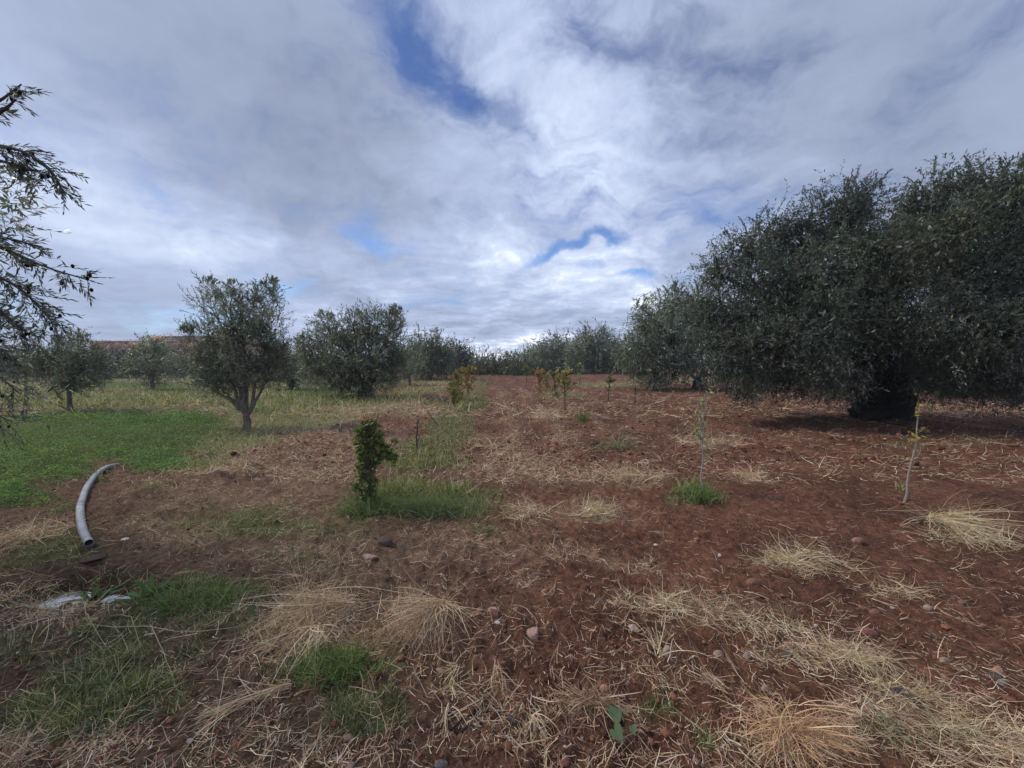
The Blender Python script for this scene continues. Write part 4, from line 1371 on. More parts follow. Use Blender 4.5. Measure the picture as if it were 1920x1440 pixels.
def grass():
    rg = np.random.default_rng(9)
    b_ = Buf()
    GC = [(0.150, 0.190, 0.052), (0.200, 0.225, 0.075), (0.110, 0.140, 0.042), (0.38, 0.34, 0.18), (0.52, 0.44, 0.26)]
    for n, y0, y1, La, Lb, w in ((30000, 1.3, 5.5, .03, .11, .0035), (34000, 4.5, 14, .05, .17, .010), (10000, 12, 45, .1, .3, .03)):
        x, y = sample_ground(rg, n * 6, y0, y1)
        cl, gr, st, sw = masks(x, y)
        clump_ = np.clip(.5 + 2.2 * fbm(x * 7, y * 7, 2, 31), .05, 1)
        keep = (rg.random(len(x)) < np.clip(gr * 1.6 + cl * .25 + st * .12 + .012, 0, 1) * clump_) & (np.hypot(x - PUD[0], (y - PUD[1]) * 1.6) > .15)
        x, y, gr = x[keep][:n], y[keep][:n], gr[keep][:n]
        m = len(x)
        px, py = to_px(x, y)
        tall = 1 + 1.1 * np.exp(-((px - 830) / 150) ** 2 - ((py - 945) / 45) ** 2) + .5 * np.exp(-((px - 1310) / 40) ** 2 - ((py - 930) / 25) ** 2)
        L = (La + (Lb - La) * rg.random(m) ** 1.5) * (.4 + .8 * gr) * tall
        blades(b_, rg, x, y, L, w * (.6 + .8 * rg.random(m)), GC, .6)
    # sprigs hanging over the puddle rim
    a = rg.random(420) * 6.28
    x = PUD[0] + .14 + np.cos(a) * rg.uniform(.26, .50, 420)
    y = PUD[1] + np.sin(a) * rg.uniform(.10, .24, 420)
    blades(b_, rg, x, y, rg.uniform(.05, .13, 420), np.full(420, .0045), GC, .9, 4)
    # low creeping weeds between the blades
    x, y = sample_ground(rg, 160000, 1.25, 5.5)
    cl, gr, st, sw = masks(x, y)
    keep = (rg.random(len(x)) < np.clip(gr - .1, 0, 1) * np.clip(.4 + 2 * fbm(x * 6, y * 6, 2, 131), 0, 1)) & (np.hypot(x - PUD[0], (y - PUD[1]) * 1.6) > .2)
    x, y = x[keep][:30000], y[keep][:30000]
    m = len(x)
    z = height(x, y) + .003 + .03 * rg.random(m) ** 1.5
    dd = unit(np.stack([rg.normal(size=m), rg.normal(size=m), rg.normal(size=m) * .4], 1))
    LL = rg.uniform(.008, .02, m)
    leaves(b_, np.stack([x, y, z], 1), dd, LL, LL * .5, unit(np.cross(dd, np.array([0, 0, 1.]) + rg.normal(size=(m, 3)) * .4)), palette(rg, m, [(0.085, 0.125, 0.065), (0.065, 0.10, 0.055), (.12, .16, .08)], .2))
    # stubble: pale yellowish dry grass
    SC = [(0.42, 0.36, 0.20), (0.28, 0.27, 0.13), (0.52, 0.44, 0.27), (0.17, 0.21, 0.08), (0.13, 0.18, 0.06)]
    for n, y0, y1, La, Lb, w in ((24000, 5.5, 16, .06, .2, .012), (20000, 14, 60, .12, .4, .04)):
        x, y = sample_ground(rg, n * 5, y0, y1)
        cl, gr, st, sw = masks(x, y)
        keep = rg.random(len(x)) < st * (1 - cl)
        x, y = x[keep][:n], y[keep][:n]
        m = len(x)
        L = La + (Lb - La) * rg.random(m) ** 1.5
        blades(b_, rg, x, y, L, w * (.6 + .8 * rg.random(m)), SC, .7)
    o = b_.build('grass', M_GREEN)
    tag(o, 'green and drying grass tufts growing on the field', None, None, 'stuff')
    # clover
    b2 = Buf()
    CC = [(0.150, 0.240, 0.055), (0.190, 0.290, 0.070), (0.105, 0.175, 0.045)]
    for n, y0, y1, s0 in ((70000, 3.6, 11, .020), (34000, 10, 30, .026)):
        x, y = sample_ground(rg, n * 4, y0, y1, 1.0)
        k_ = x < 0
        x, y = x[k_], y[k_]
        cl, gr, st, sw = masks(x, y)
        keep = rg.random(len(x)) < cl
        x, y = x[keep][:n], y[keep][:n]
        m = len(x)
        bumpy = np.clip(.45 + .9 * fbm(x * 3, y * 3, 3, 67), .1, 1.4)
        z = height(x, y) + rg.random(m) ** .6 * .20 * bumpy
        a = rg.random(m) * 6.28
        dd = unit(np.stack([np.cos(a), np.sin(a), rg.normal(size=m) * .5], 1))
        sd = unit(np.cross(dd, np.array([0, 0, 1.]) + rg.normal(size=(m, 3)) * .5))
        L = s0 * rg.uniform(.7, 1.5, m) * (.6 + y / 12)
        leaves(b2, np.stack([x, y, z], 1), dd, L, L * .7, sd, palette(rg, m, CC, .2) * (1 + .35 * fbm(x * 1.3, y * 1.3, 3, 171))[:, None] * np.stack([1 + .5 * fbm(x * .8, y * .8, 2, 173), np.ones(m), np.ones(m)], 1))
    o = b2.build('clover', M_GREEN)
    tag(o, 'bright green clover carpet on the left of the field', None, None, 'stuff')


grass()


# ------------------------------------------------------------------ heaps of pulled-up dry weeds
HAY = [(0.66, 0.48, 0.30), (0.54, 0.36, 0.22), (0.78, 0.62, 0.42), (0.34, 0.21, 0.135)]
HAYG = [(0.62, 0.49, 0.29), (0.70, 0.55, 0.34), (0.42, 0.33, 0.19), (0.80, 0.65, 0.44)]
HAYO = [(0.72, 0.46, 0.25), (0.60, 0.36, 0.19), (0.80, 0.57, 0.34), (0.40, 0.23, 0.13)]


def plume(b_, rg, root_px, tip_px, n, spread, lift, cols, w=.0032, curl=.8, root_r=.01, subs=3):
    a, c = G(*root_px), G(*tip_px)
    a[2] = hz(a[0], a[1]) + .03
    c[2] = hz(c[0], c[1]) + .02
    ax = c - a
    L = np.linalg.norm(ax)
    d0 = unit(ax + np.array([0, 0, lift * L]))
    P0 = a + rg.normal(size=(n, 3)) * root_r
    D0 = unit(d0 + rg.normal(size=(n, 3)) * spread * np.array([1, 1, .6]))
    p = grow(rg, P0, D0, L * rg.uniform(.55, 1.1, n), 8, curl * .6, lift * 1.6 + .25)
    above(p, .004)
    col = palette(rg, n, cols, .12)
    W0 = (w * rg.uniform(.7, 1.6, n))[:, None] * np.linspace(1.2, .45, 8)[None]
    strips(b_, p, W0, unit(np.cross(D0, rg.normal(size=(n, 3)))), col)
    m = n * subs
    pi = rg.integers(0, n, m)
    ki = rg.integers(1, 6, m)
    st_ = p[pi, ki]
    td = unit(p[pi, ki + 1] - p[pi, ki])
    d1 = unit(td + rg.normal(size=(m, 3)) * .5)
    q = grow(rg, st_, d1, L * rg.uniform(.15, .45, m), 6, curl, .6)
    above(q, .004)
    strips(b_, q, (w * .75 * rg.uniform(.6, 1.3, m))[:, None] * np.linspace(1, .4, 6)[None], unit(np.cross(d1, rg.normal(size=(m, 3)))), palette(rg, m, cols, .14))


def tangle(b_, rg, cx, cy, rx, ry, hgt, n, cols, w=.003, curl=2.2, L=(.08, .25), ang=None, angs=.6):
    g = G(cx, cy)
    s = np.hypot(g[1], CAMH) / F
    Rx = rx * s
    g2 = G(cx, cy - ry)
    Ry = max(.04, abs(g2[1] - g[1]) * .8)
    u = rg.normal(size=(n, 2)) * .45
    u = u[(u ** 2).sum(1) < 1.1]
    n = len(u)
    x, y = g[0] + u[:, 0] * Rx, g[1] + u[:, 1] * Ry
    x, y = x + Rx * .55 * fbm(x / Rx * 2.1, y / Rx * 2.1, 3, 7), y + Ry * .8 * fbm(x / Rx * 2.1 + 9, y / Rx * 2.1, 3, 7)
    hh = .75 * hgt * np.clip(1 - (u ** 2).sum(1), 0, 1)
    lumps = .6 + .8 * rg.random(n)
    P0 = np.stack([x, y, height(x, y) + hh * rg.random(n) ** .5 * lumps], 1)
    a = rg.random(n) * 6.283
    if ang is not None:
        a = ang + rg.normal(size=n) * angs + (rg.random(n) < .5) * np.pi
    D0 = unit(np.stack([np.cos(a), np.sin(a), rg.normal(size=n) * .35], 1))
    p = grow(rg, P0, D0, rg.uniform(*L, n), 7, curl, .5)
    above(p, .003)
    strips(b_, p, (w * rg.uniform(.6, 1.4, n))[:, None] * np.linspace(1, .5, 7)[None], unit(np.cross(D0, rg.normal(size=(n, 3)))), palette(rg, n, cols, .14))


TA = math.atan2(TRACK[1], TRACK[0])


def heap(name, label, px, py, fn, group='heaps of dry pulled-up weeds'):
    rg = np.random.default_rng(int(px * 3 + py))
    b_ = Buf()
    fn(b_, rg)
    g = G(px, py)
    o = b_.build(name, M_STRAW, loc=(g[0], g[1], hz(g[0], g[1])))
    tag(o, label, 'dry weed heap', group)
    return o


def h_main(b_, rg):
    tangle(b_, rg, 595, 1165, 75, 40, .14, 900, HAY, .003, 2.4, (.08, .26))
    plume(b_, rg, (660, 1150), (420, 1235), 70, .28, .35, HAY, .003)
    plume(b_, rg, (600, 1140), (520, 1300), 46, .3, .5, HAY, .0032)
    plume(b_, rg, (560, 1130), (690, 1190), 50, .35, .6, HAY, .003)
    plume(b_, rg, (600, 1190), (580, 1310), 22, .25, .4, [HAY[2]], .0038)


heap('dry_weed_heap', 'biggest tangled heap of dry weeds, left of centre, green grass at its foot', 595, 1180, h_main)


def h_second(b_, rg):
    plume(b_, rg, (832, 1150), (690, 1215), 110, .32, .35, HAY, .0027)
    plume(b_, rg, (832, 1152), (760, 1275), 70, .35, .3, HAY, .0027)
    plume(b_, rg, (832, 1150), (880, 1225), 26, .45, .3, HAY, .003)
    tangle(b_, rg, 745, 1205, 85, 30, .09, 420, [HAY[1], HAY[3]], .0024, 2, (.08, .2))


heap('dry_weed_heap', 'brown spray of dry weeds fanning left from its pale stalk, beside the biggest heap', 760, 1200, h_second)


def h_right(b_, rg):
    plume(b_, rg, (1740, 984), (1925, 1022), 80, .20, .55, HAYG, .0042, .8)
    plume(b_, rg, (1742, 985), (1900, 1050), 60, .28, .3, HAYG, .0042, 1.2)
    plume(b_, rg, (1745, 988), (1735, 1026), 7, .3, .8, [HAYG[3]], .005)
    tangle(b_, rg, 1815, 1026, 70, 20, .10, 220, HAYG, .004, 3.0, (.12, .35))


heap('dry_weed_heap', 'plume of yellowish dry stalks arching from a white root at the right edge', 1830, 1015, h_right)
heap('dry_weed_heap', 'flat pale straw heap below the leaning right sapling', 1500, 1056, lambda b_, rg: tangle(b_, rg, 1500, 1056, 85, 20, .06, 520, HAYG, .0036, 2, (.1, .28), TA, .7))
heap('dry_weed_heap', 'bright orange-gold tuft of dry roots at the bottom edge of the photo', 1470, 1400, lambda b_, rg: (
    plume(b_, rg, (1475, 1395), (1400, 1440), 120, .6, .9, HAYO, .0026, 1.0, .03), plume(b_, rg, (1500, 1385), (1640, 1440), 110, .3, .35, HAYO, .0026, .7, .03),
    plume(b_, rg, (1490, 1390), (1500, 1450), 60, .5, .8, HAYO, .0026)))
heap('dry_weed_heap', 'straw swath start around the dark stone, upper end of the long diagonal swath', 1260, 1135, lambda b_, rg: tangle(b_, rg, 1270, 1140, 110, 24, .05, 480, HAYG, .003, 2.6, (.06, .2), TA, 1.0))
heap('dry_weed_heap', 'middle of the long diagonal swath of raked straw', 1500, 1215, lambda b_, rg: (
    tangle(b_, rg, 1440, 1185, 100, 22, .05, 330, HAYG, .0028, 2.5, (.05, .2), TA, .9), tangle(b_, rg, 1580, 1250, 100, 24, .06, 420, HAYG, .0028, 2.5, (.05, .2), TA, .9)))
heap('dry_weed_heap', 'greenish lower end of the long diagonal straw swath', 1700, 1330, lambda b_, rg: (
    tangle(b_, rg, 1690, 1310, 80, 22, .06, 260, HAYG, .0026, 2.5, (.05, .2), TA, .9), tangle(b_, rg, 1800, 1385, 100, 28, .06, 340, HAYG, .0026, 2.5, (.05, .2), TA, .9),
    tangle(b_, rg, 1680, 1385, 110, 28, .06, 300, [(.24, .26, .16), HAYG[2]], .0024, 2.5, (.05, .18), TA, .9)))
heap('dry_weed_heap', 'small curly straw bundle above the wheel track stones', 1690, 1118, lambda b_, rg: tangle(b_, rg, 1680, 1115, 45, 14, .05, 110, HAY, .0032, 2, (.08, .2), TA, .6))
heap('dry_weed_heap', 'straw tuft in front of the green-footed sapling', 1120, 966, lambda b_, rg: tangle(b_, rg, 1118, 966, 38, 14, .10, 340, HAYG, .0048, 2.2, (.1, .28)))
heap('dry_weed_heap', 'low mound of straw halfway to the green-footed sapling', 1185, 905, lambda b_, rg: tangle(b_, rg, 1180, 904, 48, 12, .10, 320, HAY, .006, 2, (.12, .34)))
heap('dry_weed_heap', 'straw mound just behind the green-footed sapling', 1330, 832, lambda b_, rg: tangle(b_, rg, 1325, 833, 55, 9, .12, 300, HAY, .009, 2, (.16, .5)))
heap('dry_weed_heap', 'small straw mound right of the green-footed sapling', 1412, 898, lambda b_, rg: tangle(b_, rg, 1412, 898, 28, 8, .09, 160, HAY, .006, 2, (.12, .32)))
heap('dry_weed_heap', 'yellow straw heap beside the row of yellow saplings', 1030, 783, lambda b_, rg: tangle(b_, rg, 1030, 783, 32, 7, .14, 260, HAYG, .011, 2, (.2, .5)))
heap('dry_weed_heap', 'brownish weed mound at the right end of the tall grass', 985, 965, lambda b_, rg: tangle(b_, rg, 985, 965, 45, 16, .09, 300, HAY, .0048, 2, (.1, .28)))
heap('dry_weed_heap', 'upright little tuft of pale straw on the bare soil in mid-field', 920, 836, lambda b_, rg: plume(b_, rg, (921, 842), (930, 824), 26, .8, 1.6, HAYG, .008, .6))
heap('dry_weed_heap', 'branching yellow weed skeleton below the brown spray', 840, 1320, lambda b_, rg: (
    plume(b_, rg, (858, 1262), (800, 1330), 12, .5, .4, HAYG, .0034, 1.2), plume(b_, rg, (845, 1300), (870, 1340), 9, .6, .3, HAYG, .0034, 1.2), plume(b_, rg, (845, 1345), (838, 1420), 9, .5, .3, HAYG, .0034, 1.2)))
heap('dry_weed_heap', 'brown root ball with flattened stalks at the bottom centre', 1100, 1335, lambda b_, rg: (
    tangle(b_, rg, 1100, 1335, 55, 32, .08, 380, [HAY[3], HAY[1], (.2, .1, .07)], .0026, 2, (.06, .18)), plume(b_, rg, (1120, 1330), (1215, 1368), 18, .25, .2, HAY, .0028), plume(b_, rg, (1110, 1330), (1020, 1350), 22, .4, .3, HAY, .0028)))
heap('dry_weed_heap', 'cream coloured bristly stalks low at the bottom centre', 995, 1385, lambda b_, rg: (
    plume(b_, rg, (1000, 1370), (1010, 1430), 26, .7, .9, [HAY[2], HAY[0]], .0026, 1.0), plume(b_, rg, (930, 1270), (960, 1340), 14, .4, .2, HAY, .003)))
heap('dry_weed_heap', 'forked straw sprig beside the grey stone on edge', 1235, 1200, lambda b_, rg: (
    plume(b_, rg, (1235, 1248), (1215, 1185), 16, .45, .7, HAYG, .0028, .8), plume(b_, rg, (1360, 1310), (1280, 1260), 22, .35, .4, HAY, .0028)))
heap('dry_weed_heap', 'low straw drift at the left edge under the pipe level', 40, 1010, lambda b_, rg: tangle(b_, rg, 50, 1015, 80, 22, .08, 420, HAY, .0036, 1.6, (.1, .3)))
heap('dry_weed_heap', 'bleached straw knot in the bottom left corner', 30, 1425, lambda b_, rg: tangle(b_, rg, 30, 1425, 50, 20, .05, 150, HAY, .0022, 2, (.05, .14)))
heap('dry_weed_heap', 'thin greenish weed tuft on red soil between centre and sapling', 1160, 830, lambda b_, rg: plume(b_, rg, (1160, 846), (1160, 826), 60, .5, 2.2, [(0.2, .22, .1), (.3, .28, .14)], .007, .5))


def h_branch(b_, rg):
    plume(b_, rg, (545, 1303), (345, 1372), 16, .13, .10, HAY, .0034, .5, .006, 6)
    plume(b_, rg, (430, 1345), (340, 1385), 14, .3, .15, [HAYG[0], HAY[0]], .003, .8)


heap('dry_branch', 'pale dry branch lying flat on the bare red path, lower left', 450, 1340, h_branch, 'heaps of dry pulled-up weeds')['category'] = 'dry branch'


def h_twig(b_, rg):
    pts = np.array([[G(850, 1378), G(870, 1362), G(895, 1350), G(922, 1342), G(945, 1345)]])
    pts[..., 2] = height(pts[0, :, 0], pts[0, :, 1])[None] + .012
    tubes(b_, pts, np.array([[.005, .005, .004, .003, .002]]), 6, np.array([[.035, .022, .02]]))
    pts = np.array([[G(842, 1376), G(862, 1381), G(882, 1378)]])
    pts[..., 2] = height(pts[0, :, 0], pts[0, :, 1])[None] + .012
    tubes(b_, pts, np.array([[.006, .009, .006]]), 6, np.array([[.035, .022, .02]]))


heap('dark_twig', 'dark curved twig with a thick knot at the bottom centre', 880, 1370, h_twig, None)['category'] = 'twig'


# ------------------------------------------------------------------ leafy ground plants
def plant(name, label, px, py, fn, cat='weed', group=None, mat=None):
    rg = np.random.default_rng(int(px * 5 + py))
    b_ = Buf()
    fn(b_, rg)
    g = G(px, py)
    o = b_.build(name, mat or M_GREEN, loc=(g[0], g[1], hz(g[0], g[1])))
    tag(o, label, cat, group)
    return o


def tuft(b_, rg, cx, cy, rx, ry, n, L, w, cols, lean=.9):
    g = G(cx, cy)
    s = np.hypot(g[1], CAMH) / F
    Ry = max(.03, abs(G(cx, cy - ry)[1] - g[1]) * .7)
    x = g[0] + rg.normal(size=n) * rx * s * .5
    y = g[1] + rg.normal(size=n) * Ry * .5
    blades(b_, rg, x, y, rg.uniform(*L, n), w * rg.uniform(.6, 1.4, n), cols, lean, 6)


GG = [(0.145, 0.20, 0.06), (0.105, 0.15, 0.045), (0.19, 0.24, 0.085), (0.27, 0.30, 0.16)]
plant('grass_tuft', 'thick clump of broad green blades right of the puddle', 375, 1128, lambda b_, rg: (tuft(b_, rg, 380, 1135, 90, 34, 1100, (.06, .2), .006, GG, 1.0), tuft(b_, rg, 330, 1150, 80, 30, 500, (.06, .2), .004, GG, 1.0)), 'grass tuft', 'green grass tufts')
plant('grass_tuft', 'dark green grass tuft growing under the biggest dry heap', 625, 1265, lambda b_, rg: tuft(b_, rg, 630, 1268, 75, 44, 1100, (.05, .15), .0048, GG[:3], .8), 'grass tuft', 'green grass tufts')
plant('grass_tuft', 'vivid green tuft at the foot of the slim upright sapling', 1315, 935, lambda b_, rg: tuft(b_, rg, 1315, 943, 30, 9, 420, (.1, .3), .007, GG, .5), 'grass tuft', 'green grass tufts')
plant('grass_tuft', 'small green tuft between the bare root ball and the golden roots', 1318, 1390, lambda b_, rg: tuft(b_, rg, 1318, 1400, 12, 10, 40, (.05, .14), .004, GG, .6), 'grass tuft', 'green grass tufts')
plant('grass_tuft', 'yellow-green grass clump around the foot of the ivy-covered stem', 700, 955, lambda b_, rg: (tuft(b_, rg, 690, 962, 50, 14, 700, (.1, .34), .007, GG + [(.22, .22, .11)], .6), tuft(b_, rg, 800, 955, 110, 22, 1300, (.12, .3), .007, GG + [(.22, .22, .11), (.28, .26, .15)], .8)), 'grass tuft', 'green grass tufts')
plant('grass_tuft', 'dark green upright tuft beside straw in the middle distance', 1095, 788, lambda b_, rg: tuft(b_, rg, 1095, 792, 10, 3, 90, (.2, .42), .016, GG[:2], .35), 'grass tuft', 'green grass tufts')


def broad_weed(b_, rg, cx, cy, n, L, cols):
    g = G(cx, cy)
    g[2] = hz(g[0], g[1]) + .01
    a = rg.random(n) * 6.28
    el_ = rg.uniform(.3, 1.2, n)
    dd = np.stack([np.cos(a) * np.cos(el_), np.sin(a) * np.cos(el_), np.sin(el_)], 1)
    LL = L * rg.uniform(.6, 1.1, n)
    p = grow(rg, np.tile(g, (n, 1)) + rg.normal(size=(n, 3)) * [.03, .03, 0], dd, LL, 6, .3, .8)
    W_ = (LL * .24)[:, None] * np.array([.2, .8, 1, .9, .6, .05])[None]
    strips(b_, p, W_, unit(np.cross(dd, np.array([0, 0, 1.]))), palette(rg, n, cols, .15))


plant('leafy_weed', 'bright green broad-leaved weed at the right end of the puddle', 275, 1122, lambda b_, rg: broad_weed(b_, rg, 275, 1128, 16, .14, [(.10, .17, .045), (.08, .14, .04)]))
plant('leafy_weed', 'green weed growing in the middle of the puddle', 178, 1112, lambda b_, rg: broad_weed(b_, rg, 178, 1114, 20, .14, [(.09, .15, .045), (.07, .12, .04)]))
plant('leafy_weed', 'small bluish-green weed beside the dry heap, right of the broad blades', 480, 1160, lambda b_, rg: broad_weed(b_, rg, 477, 1162, 8, .07, [(.07, .13, .07)]))


def bindweed(b_, rg):
    for cx, cy, sz, ang in ((1154, 1368, .042, 2.1), (1157, 1407, .040, .6), (1186, 1400, .022, .2), (1173, 1368, .010, 1.0)):
        g = G(cx, cy)
        g[2] = hz(g[0], g[1]) + .03
        t = np.linspace(0, 2 * np.pi, 22)[:-1]
        hx = .9 * np.sin(t) ** 3
        hy = (13 * np.cos(t) - 5 * np.cos(2 * t) - 2 * np.cos(3 * t) - np.cos(4 * t)) / 15
        ca, sa = math.cos(ang), math.sin(ang)
        X_, Y_ = (hx * ca - hy * sa) * sz * .8, (hx * sa + hy * ca) * sz * .8
        Z_ = np.abs(hx) * sz * .25 + Y_ * .5
        v = np.stack([g[0] + X_, g[1] + Y_, g[2] + Z_], 1)
        v = np.concatenate([[g], v])
        n = len(t)
        b_.add(v, np.stack([np.zeros(n, int), 1 + np.arange(n), 1 + (np.arange(n) + 1) % n], 1), [.11, .16, .075])
    a = np.array([[G(1160, 1385), G(1172, 1402), G(1185, 1402)]])
    a[..., 2] = height(a[0, :, 0], a[0, :, 1])[None] + .02
    tubes(b_, a, np.array([[.0015, .0015, .001]]), 5, np.array([[.12, .15, .08]]))


plant('bindweed', 'two pale green heart-shaped leaves on a creeping stem at the bottom centre', 1157, 1390, bindweed)


def long_stalks(_b, rg):
    for pts in (((160, 1190), (320, 1215), (430, 1205), (500, 1178)), ((282, 1188), (300, 1240), (330, 1300)), ((160, 1150), (165, 1195), (200, 1230)), ((0, 1090), (40, 1092), (100, 1084)), ((210, 1165), (250, 1195), (265, 1235)), ((430, 1260), (420, 1320), (405, 1400), (390, 1440))):
        p = np.array([G(*q) for q in pts])
        t = np.linspace(0, len(p) - 1, 9)
        i0 = np.minimum(t.astype(int), len(p) - 2)
        fr = (t - i0)[:, None]
        q = (p[i0] * (1 - fr) + p[i0 + 1] * fr)
        q[1:-1] = (q[:-2] + q[1:-1] * 2 + q[2:]) / 4
        q[:, 2] = height(q[:, 0], q[:, 1]) + .02 + .05 * np.sin(np.linspace(0, np.pi, 9))
        tubes(b_, q[None], np.linspace(.0022, .0010, 9)[None], 5, np.array([[.50, .42, .24]]))
        yield


STALKS = ('longest pale stalk lying across the dark green weeds, lower left', 'pale stalk standing askew over the dark green weeds, crossing the longest stalk', 'short pale stalk left of the broad green blades', 'pale stalk at the left edge below the puddle', 'bent pale stalk between the puddle and the longest stalk', 'pale stalk running down to the bottom edge past the dry branch')
b_ = Buf()
for k_, _ in enumerate(long_stalks(b_, None)):
    o = b_.build('grass_stalk', M_STRAW)
    tag(o, STALKS[k_], 'grass stalk', 'pale stalks lying over the weeds')
    b_ = Buf()



# ------------------------------------------------------------------ saplings
def sapling(name, label, base, top, branches, leaf_cols, n_leaf, leafL, bark, r0, seed, crown_from=.35, spread=.5, group='young saplings planted in the field', lean_pts=None, mat=None, leaf_w=.5, cat='sapling', up=1.0):
    rg = np.random.default_rng(seed)
    g = G(*base)
    d = g[1]
    z0 = hz(g[0], g[1])
    org = np.array([g[0], g[1], z0])
    tp = H(top[0], top[1], d)
    Ht = tp[2] - z0
    K = 10
    if lean_pts:
        pts = np.array([org] + [H(q[0], q[1], d) for q in lean_pts] + [tp])
    else:
        pts = np.array([org, org * .5 + tp * .5 + rg.normal(size=3) * Ht * .02, tp])
    t = np.linspace(0, len(pts) - 1, K)
    i0 = np.minimum(t.astype(int), len(pts) - 2)
    fr = (t - i0)[:, None]
    path = pts[i0] * (1 - fr) + pts[i0 + 1] * fr
    path[1:-1] = (path[:-2] + 2 * path[1:-1] + path[2:]) / 4
    path[1:-1] += rg.normal(size=(K - 2, 3)) * Ht * .008
    path[0, 2] -= .04
    bt, bl = Buf(), Buf()
    bc = np.array([bark])
    tubes(bt, path[None], np.linspace(r0, r0 * .35, K)[None], 8, bc, .05, seed)
    nb = branches
    ti = rg.uniform(crown_from, .98, nb) * (K - 1)
    j0 = np.minimum(ti.astype(int), K - 2)
    f_ = (ti - j0)[:, None]
    P0 = path[j0] * (1 - f_) + path[j0 + 1] * f_
    a = rg.random(nb) * 6.283
    D0 = unit(np.stack([np.cos(a), np.sin(a), np.full(nb, up)], 1) + rg.normal(size=(nb, 3)) * .2)
    L = Ht * spread * rg.uniform(.35, 1, nb) * (1.25 - ti / K)
    bp_ = grow(rg, P0, D0, L, 7, .5, -.1)
    tubes(bt, bp_, (r0 * .3 * np.ones((nb, 1))) * np.linspace(1, .35, 7)[None], 4, np.repeat(bc, nb, 0))
    m = nb * 3
    pi, ki = rg.integers(0, nb, m), rg.integers(1, 6, m)
    d1 = unit(unit(bp_[pi, ki + 1] - bp_[pi, ki]) + rg.normal(size=(m, 3)) * .6)
    tw = grow(rg, bp_[pi, ki], d1, Ht * .12 * rg.uniform(.4, 1.2, m), 5, .5, 0)
    strips(bt, tw, np.full((m, 5), r0 * .22), unit(np.cross(d1, rg.normal(size=(m, 3)))), np.repeat(bc, m, 0))
    if n_leaf:
        q = rg.integers(0, m, n_leaf)
        kk = rg.integers(1, 5, n_leaf)
        lp = tw[q, kk]
        ld = unit(rg.normal(size=(n_leaf, 3)) + np.array([0, 0, .1]))
        LL = leafL * rg.uniform(.6, 1.2, n_leaf)
        # rounded leaf: two rhombi along the midrib slightly folded
        sd = unit(np.cross(ld, rg.normal(size=(n_leaf, 3))))
        nn = np.cross(ld, sd)
        cols = palette(rg, n_leaf, leaf_cols, .15)
        prof = np.array([.15, .9, 1, .75, .05])
        pth = lp[:, None, :] + ld[:, None, :] * (np.linspace(0, 1, 5)[None, :, None] * LL[:, None, None]) + nn[:, None, :] * (np.array([0, .06, .1, .06, -.05])[None, :, None] * LL[:, None, None])
        strips(bl, pth, (LL * leaf_w)[:, None] * prof[None], sd, cols)
    root = empty(name, org)
    for bb in (bt, bl):
        for i in range(len(bb.v)):
            bb.v[i] = bb.v[i] - org.astype(np.float32)
    bt.build('stem', M_STEM, root, smooth=True)
    if n_leaf:
        bl.build('foliage', mat or M_GREEN, root)
    tag(root, label, cat, group)
    return root


YG = [(.42, .34, .15), (.50, .41, .20), (.30, .26, .12)]
YE = [(.55, .36, .09), (.45, .31, .09), (.38, .30, .12)]
ORG = [(.50, .26, .12), (.44, .26, .13), (.40, .31, .15)]
sapling('sapling', 'slim upright sapling with sparse yellowish leaves and a tuft of grass at its foot', (1313, 930), (1322, 738), 15, [(.32, .31, .17), (.42, .38, .24), (.20, .22, .11)], 260, .042, (.34, .29, .25), .012, 201, .40, .42, up=1.6, lean_pts=[(1317, 880), (1318, 820)])
sapling('sapling', 'leaning bare sapling with pale bark and two yellow leaves near its tip', (1694, 945), (1725, 762), 9, [(.45, .33, .07), (.28, .26, .08)], 34, .05, (.30, .25, .20), .014, 202, .45, .20, lean_pts=[(1703, 890), (1716, 830)])
sapling('sapling', 'thin dark leafless sapling on the green strip right of the ivy-covered stem', (781, 846), (783, 786), 8, [(.06, .08, .035)], 14, .04, (.07, .055, .045), .018, 203, .3, .45)
sapling('sapling', 'yellow-leaved sapling with a dark slim stem, nearest of the right-hand yellow row', (1059, 768), (1057, 706), 26, YG, 1445, .065, (.14, .11, .08), .03, 204, .3, 1.0)
sapling('sapling', 'smaller olive-yellow sapling standing left of the dark-stemmed yellow one', (1042, 748), (1038, 704), 22, [(.26, .25, .09), (.2, .2, .08)], 1190, .065, (.14, .11, .08), .03, 205, .0, 1.0, up=1.9)
sapling('sapling', 'orange sapling at the head of the right-hand yellow row', (1012, 742), (1008, 698), 30, ORG, 1530, .065, (.18, .11, .08), .03, 206, .0, .95, up=1.9)
sapling('sapling', 'yellow-green sapling behind the orange one', (1024, 735), (1026, 702), 24, YG, 1190, .065, (.14, .11, .08), .03, 207, .0, 1.1, up=1.9)
sapling('sapling', 'sparse sapling right of the yellow row, straw tuft at its foot', (1140, 752), (1142, 706), 18, [(.22, .2, .1), (.28, .24, .12)], 170, .10, (.12, .10, .08), .03, 208, .3, .5)
sapling('sapling', 'bare twiggy sapling midway between the sparse one and the V-forked olive', (1190, 762), (1192, 722), 12, [(.2, .18, .1)], 30, .09, (.12, .09, .08), .028, 209, .3, .5)
sapling('sapling', 'golden yellow sapling, brightest of the left-hand row', (878, 741), (874, 694), 34, YE, 2550, .065, (.14, .11, .07), .035, 210, .0, 1.1, up=1.9)
sapling('sapling', 'bronze-yellow sapling in front of the golden one', (862, 751), (858, 706), 30, [(.44, .34, .11), (.34, .28, .09)], 1870, .065, (.14, .11, .07), .03, 211, .0, 1.1, up=1.9)
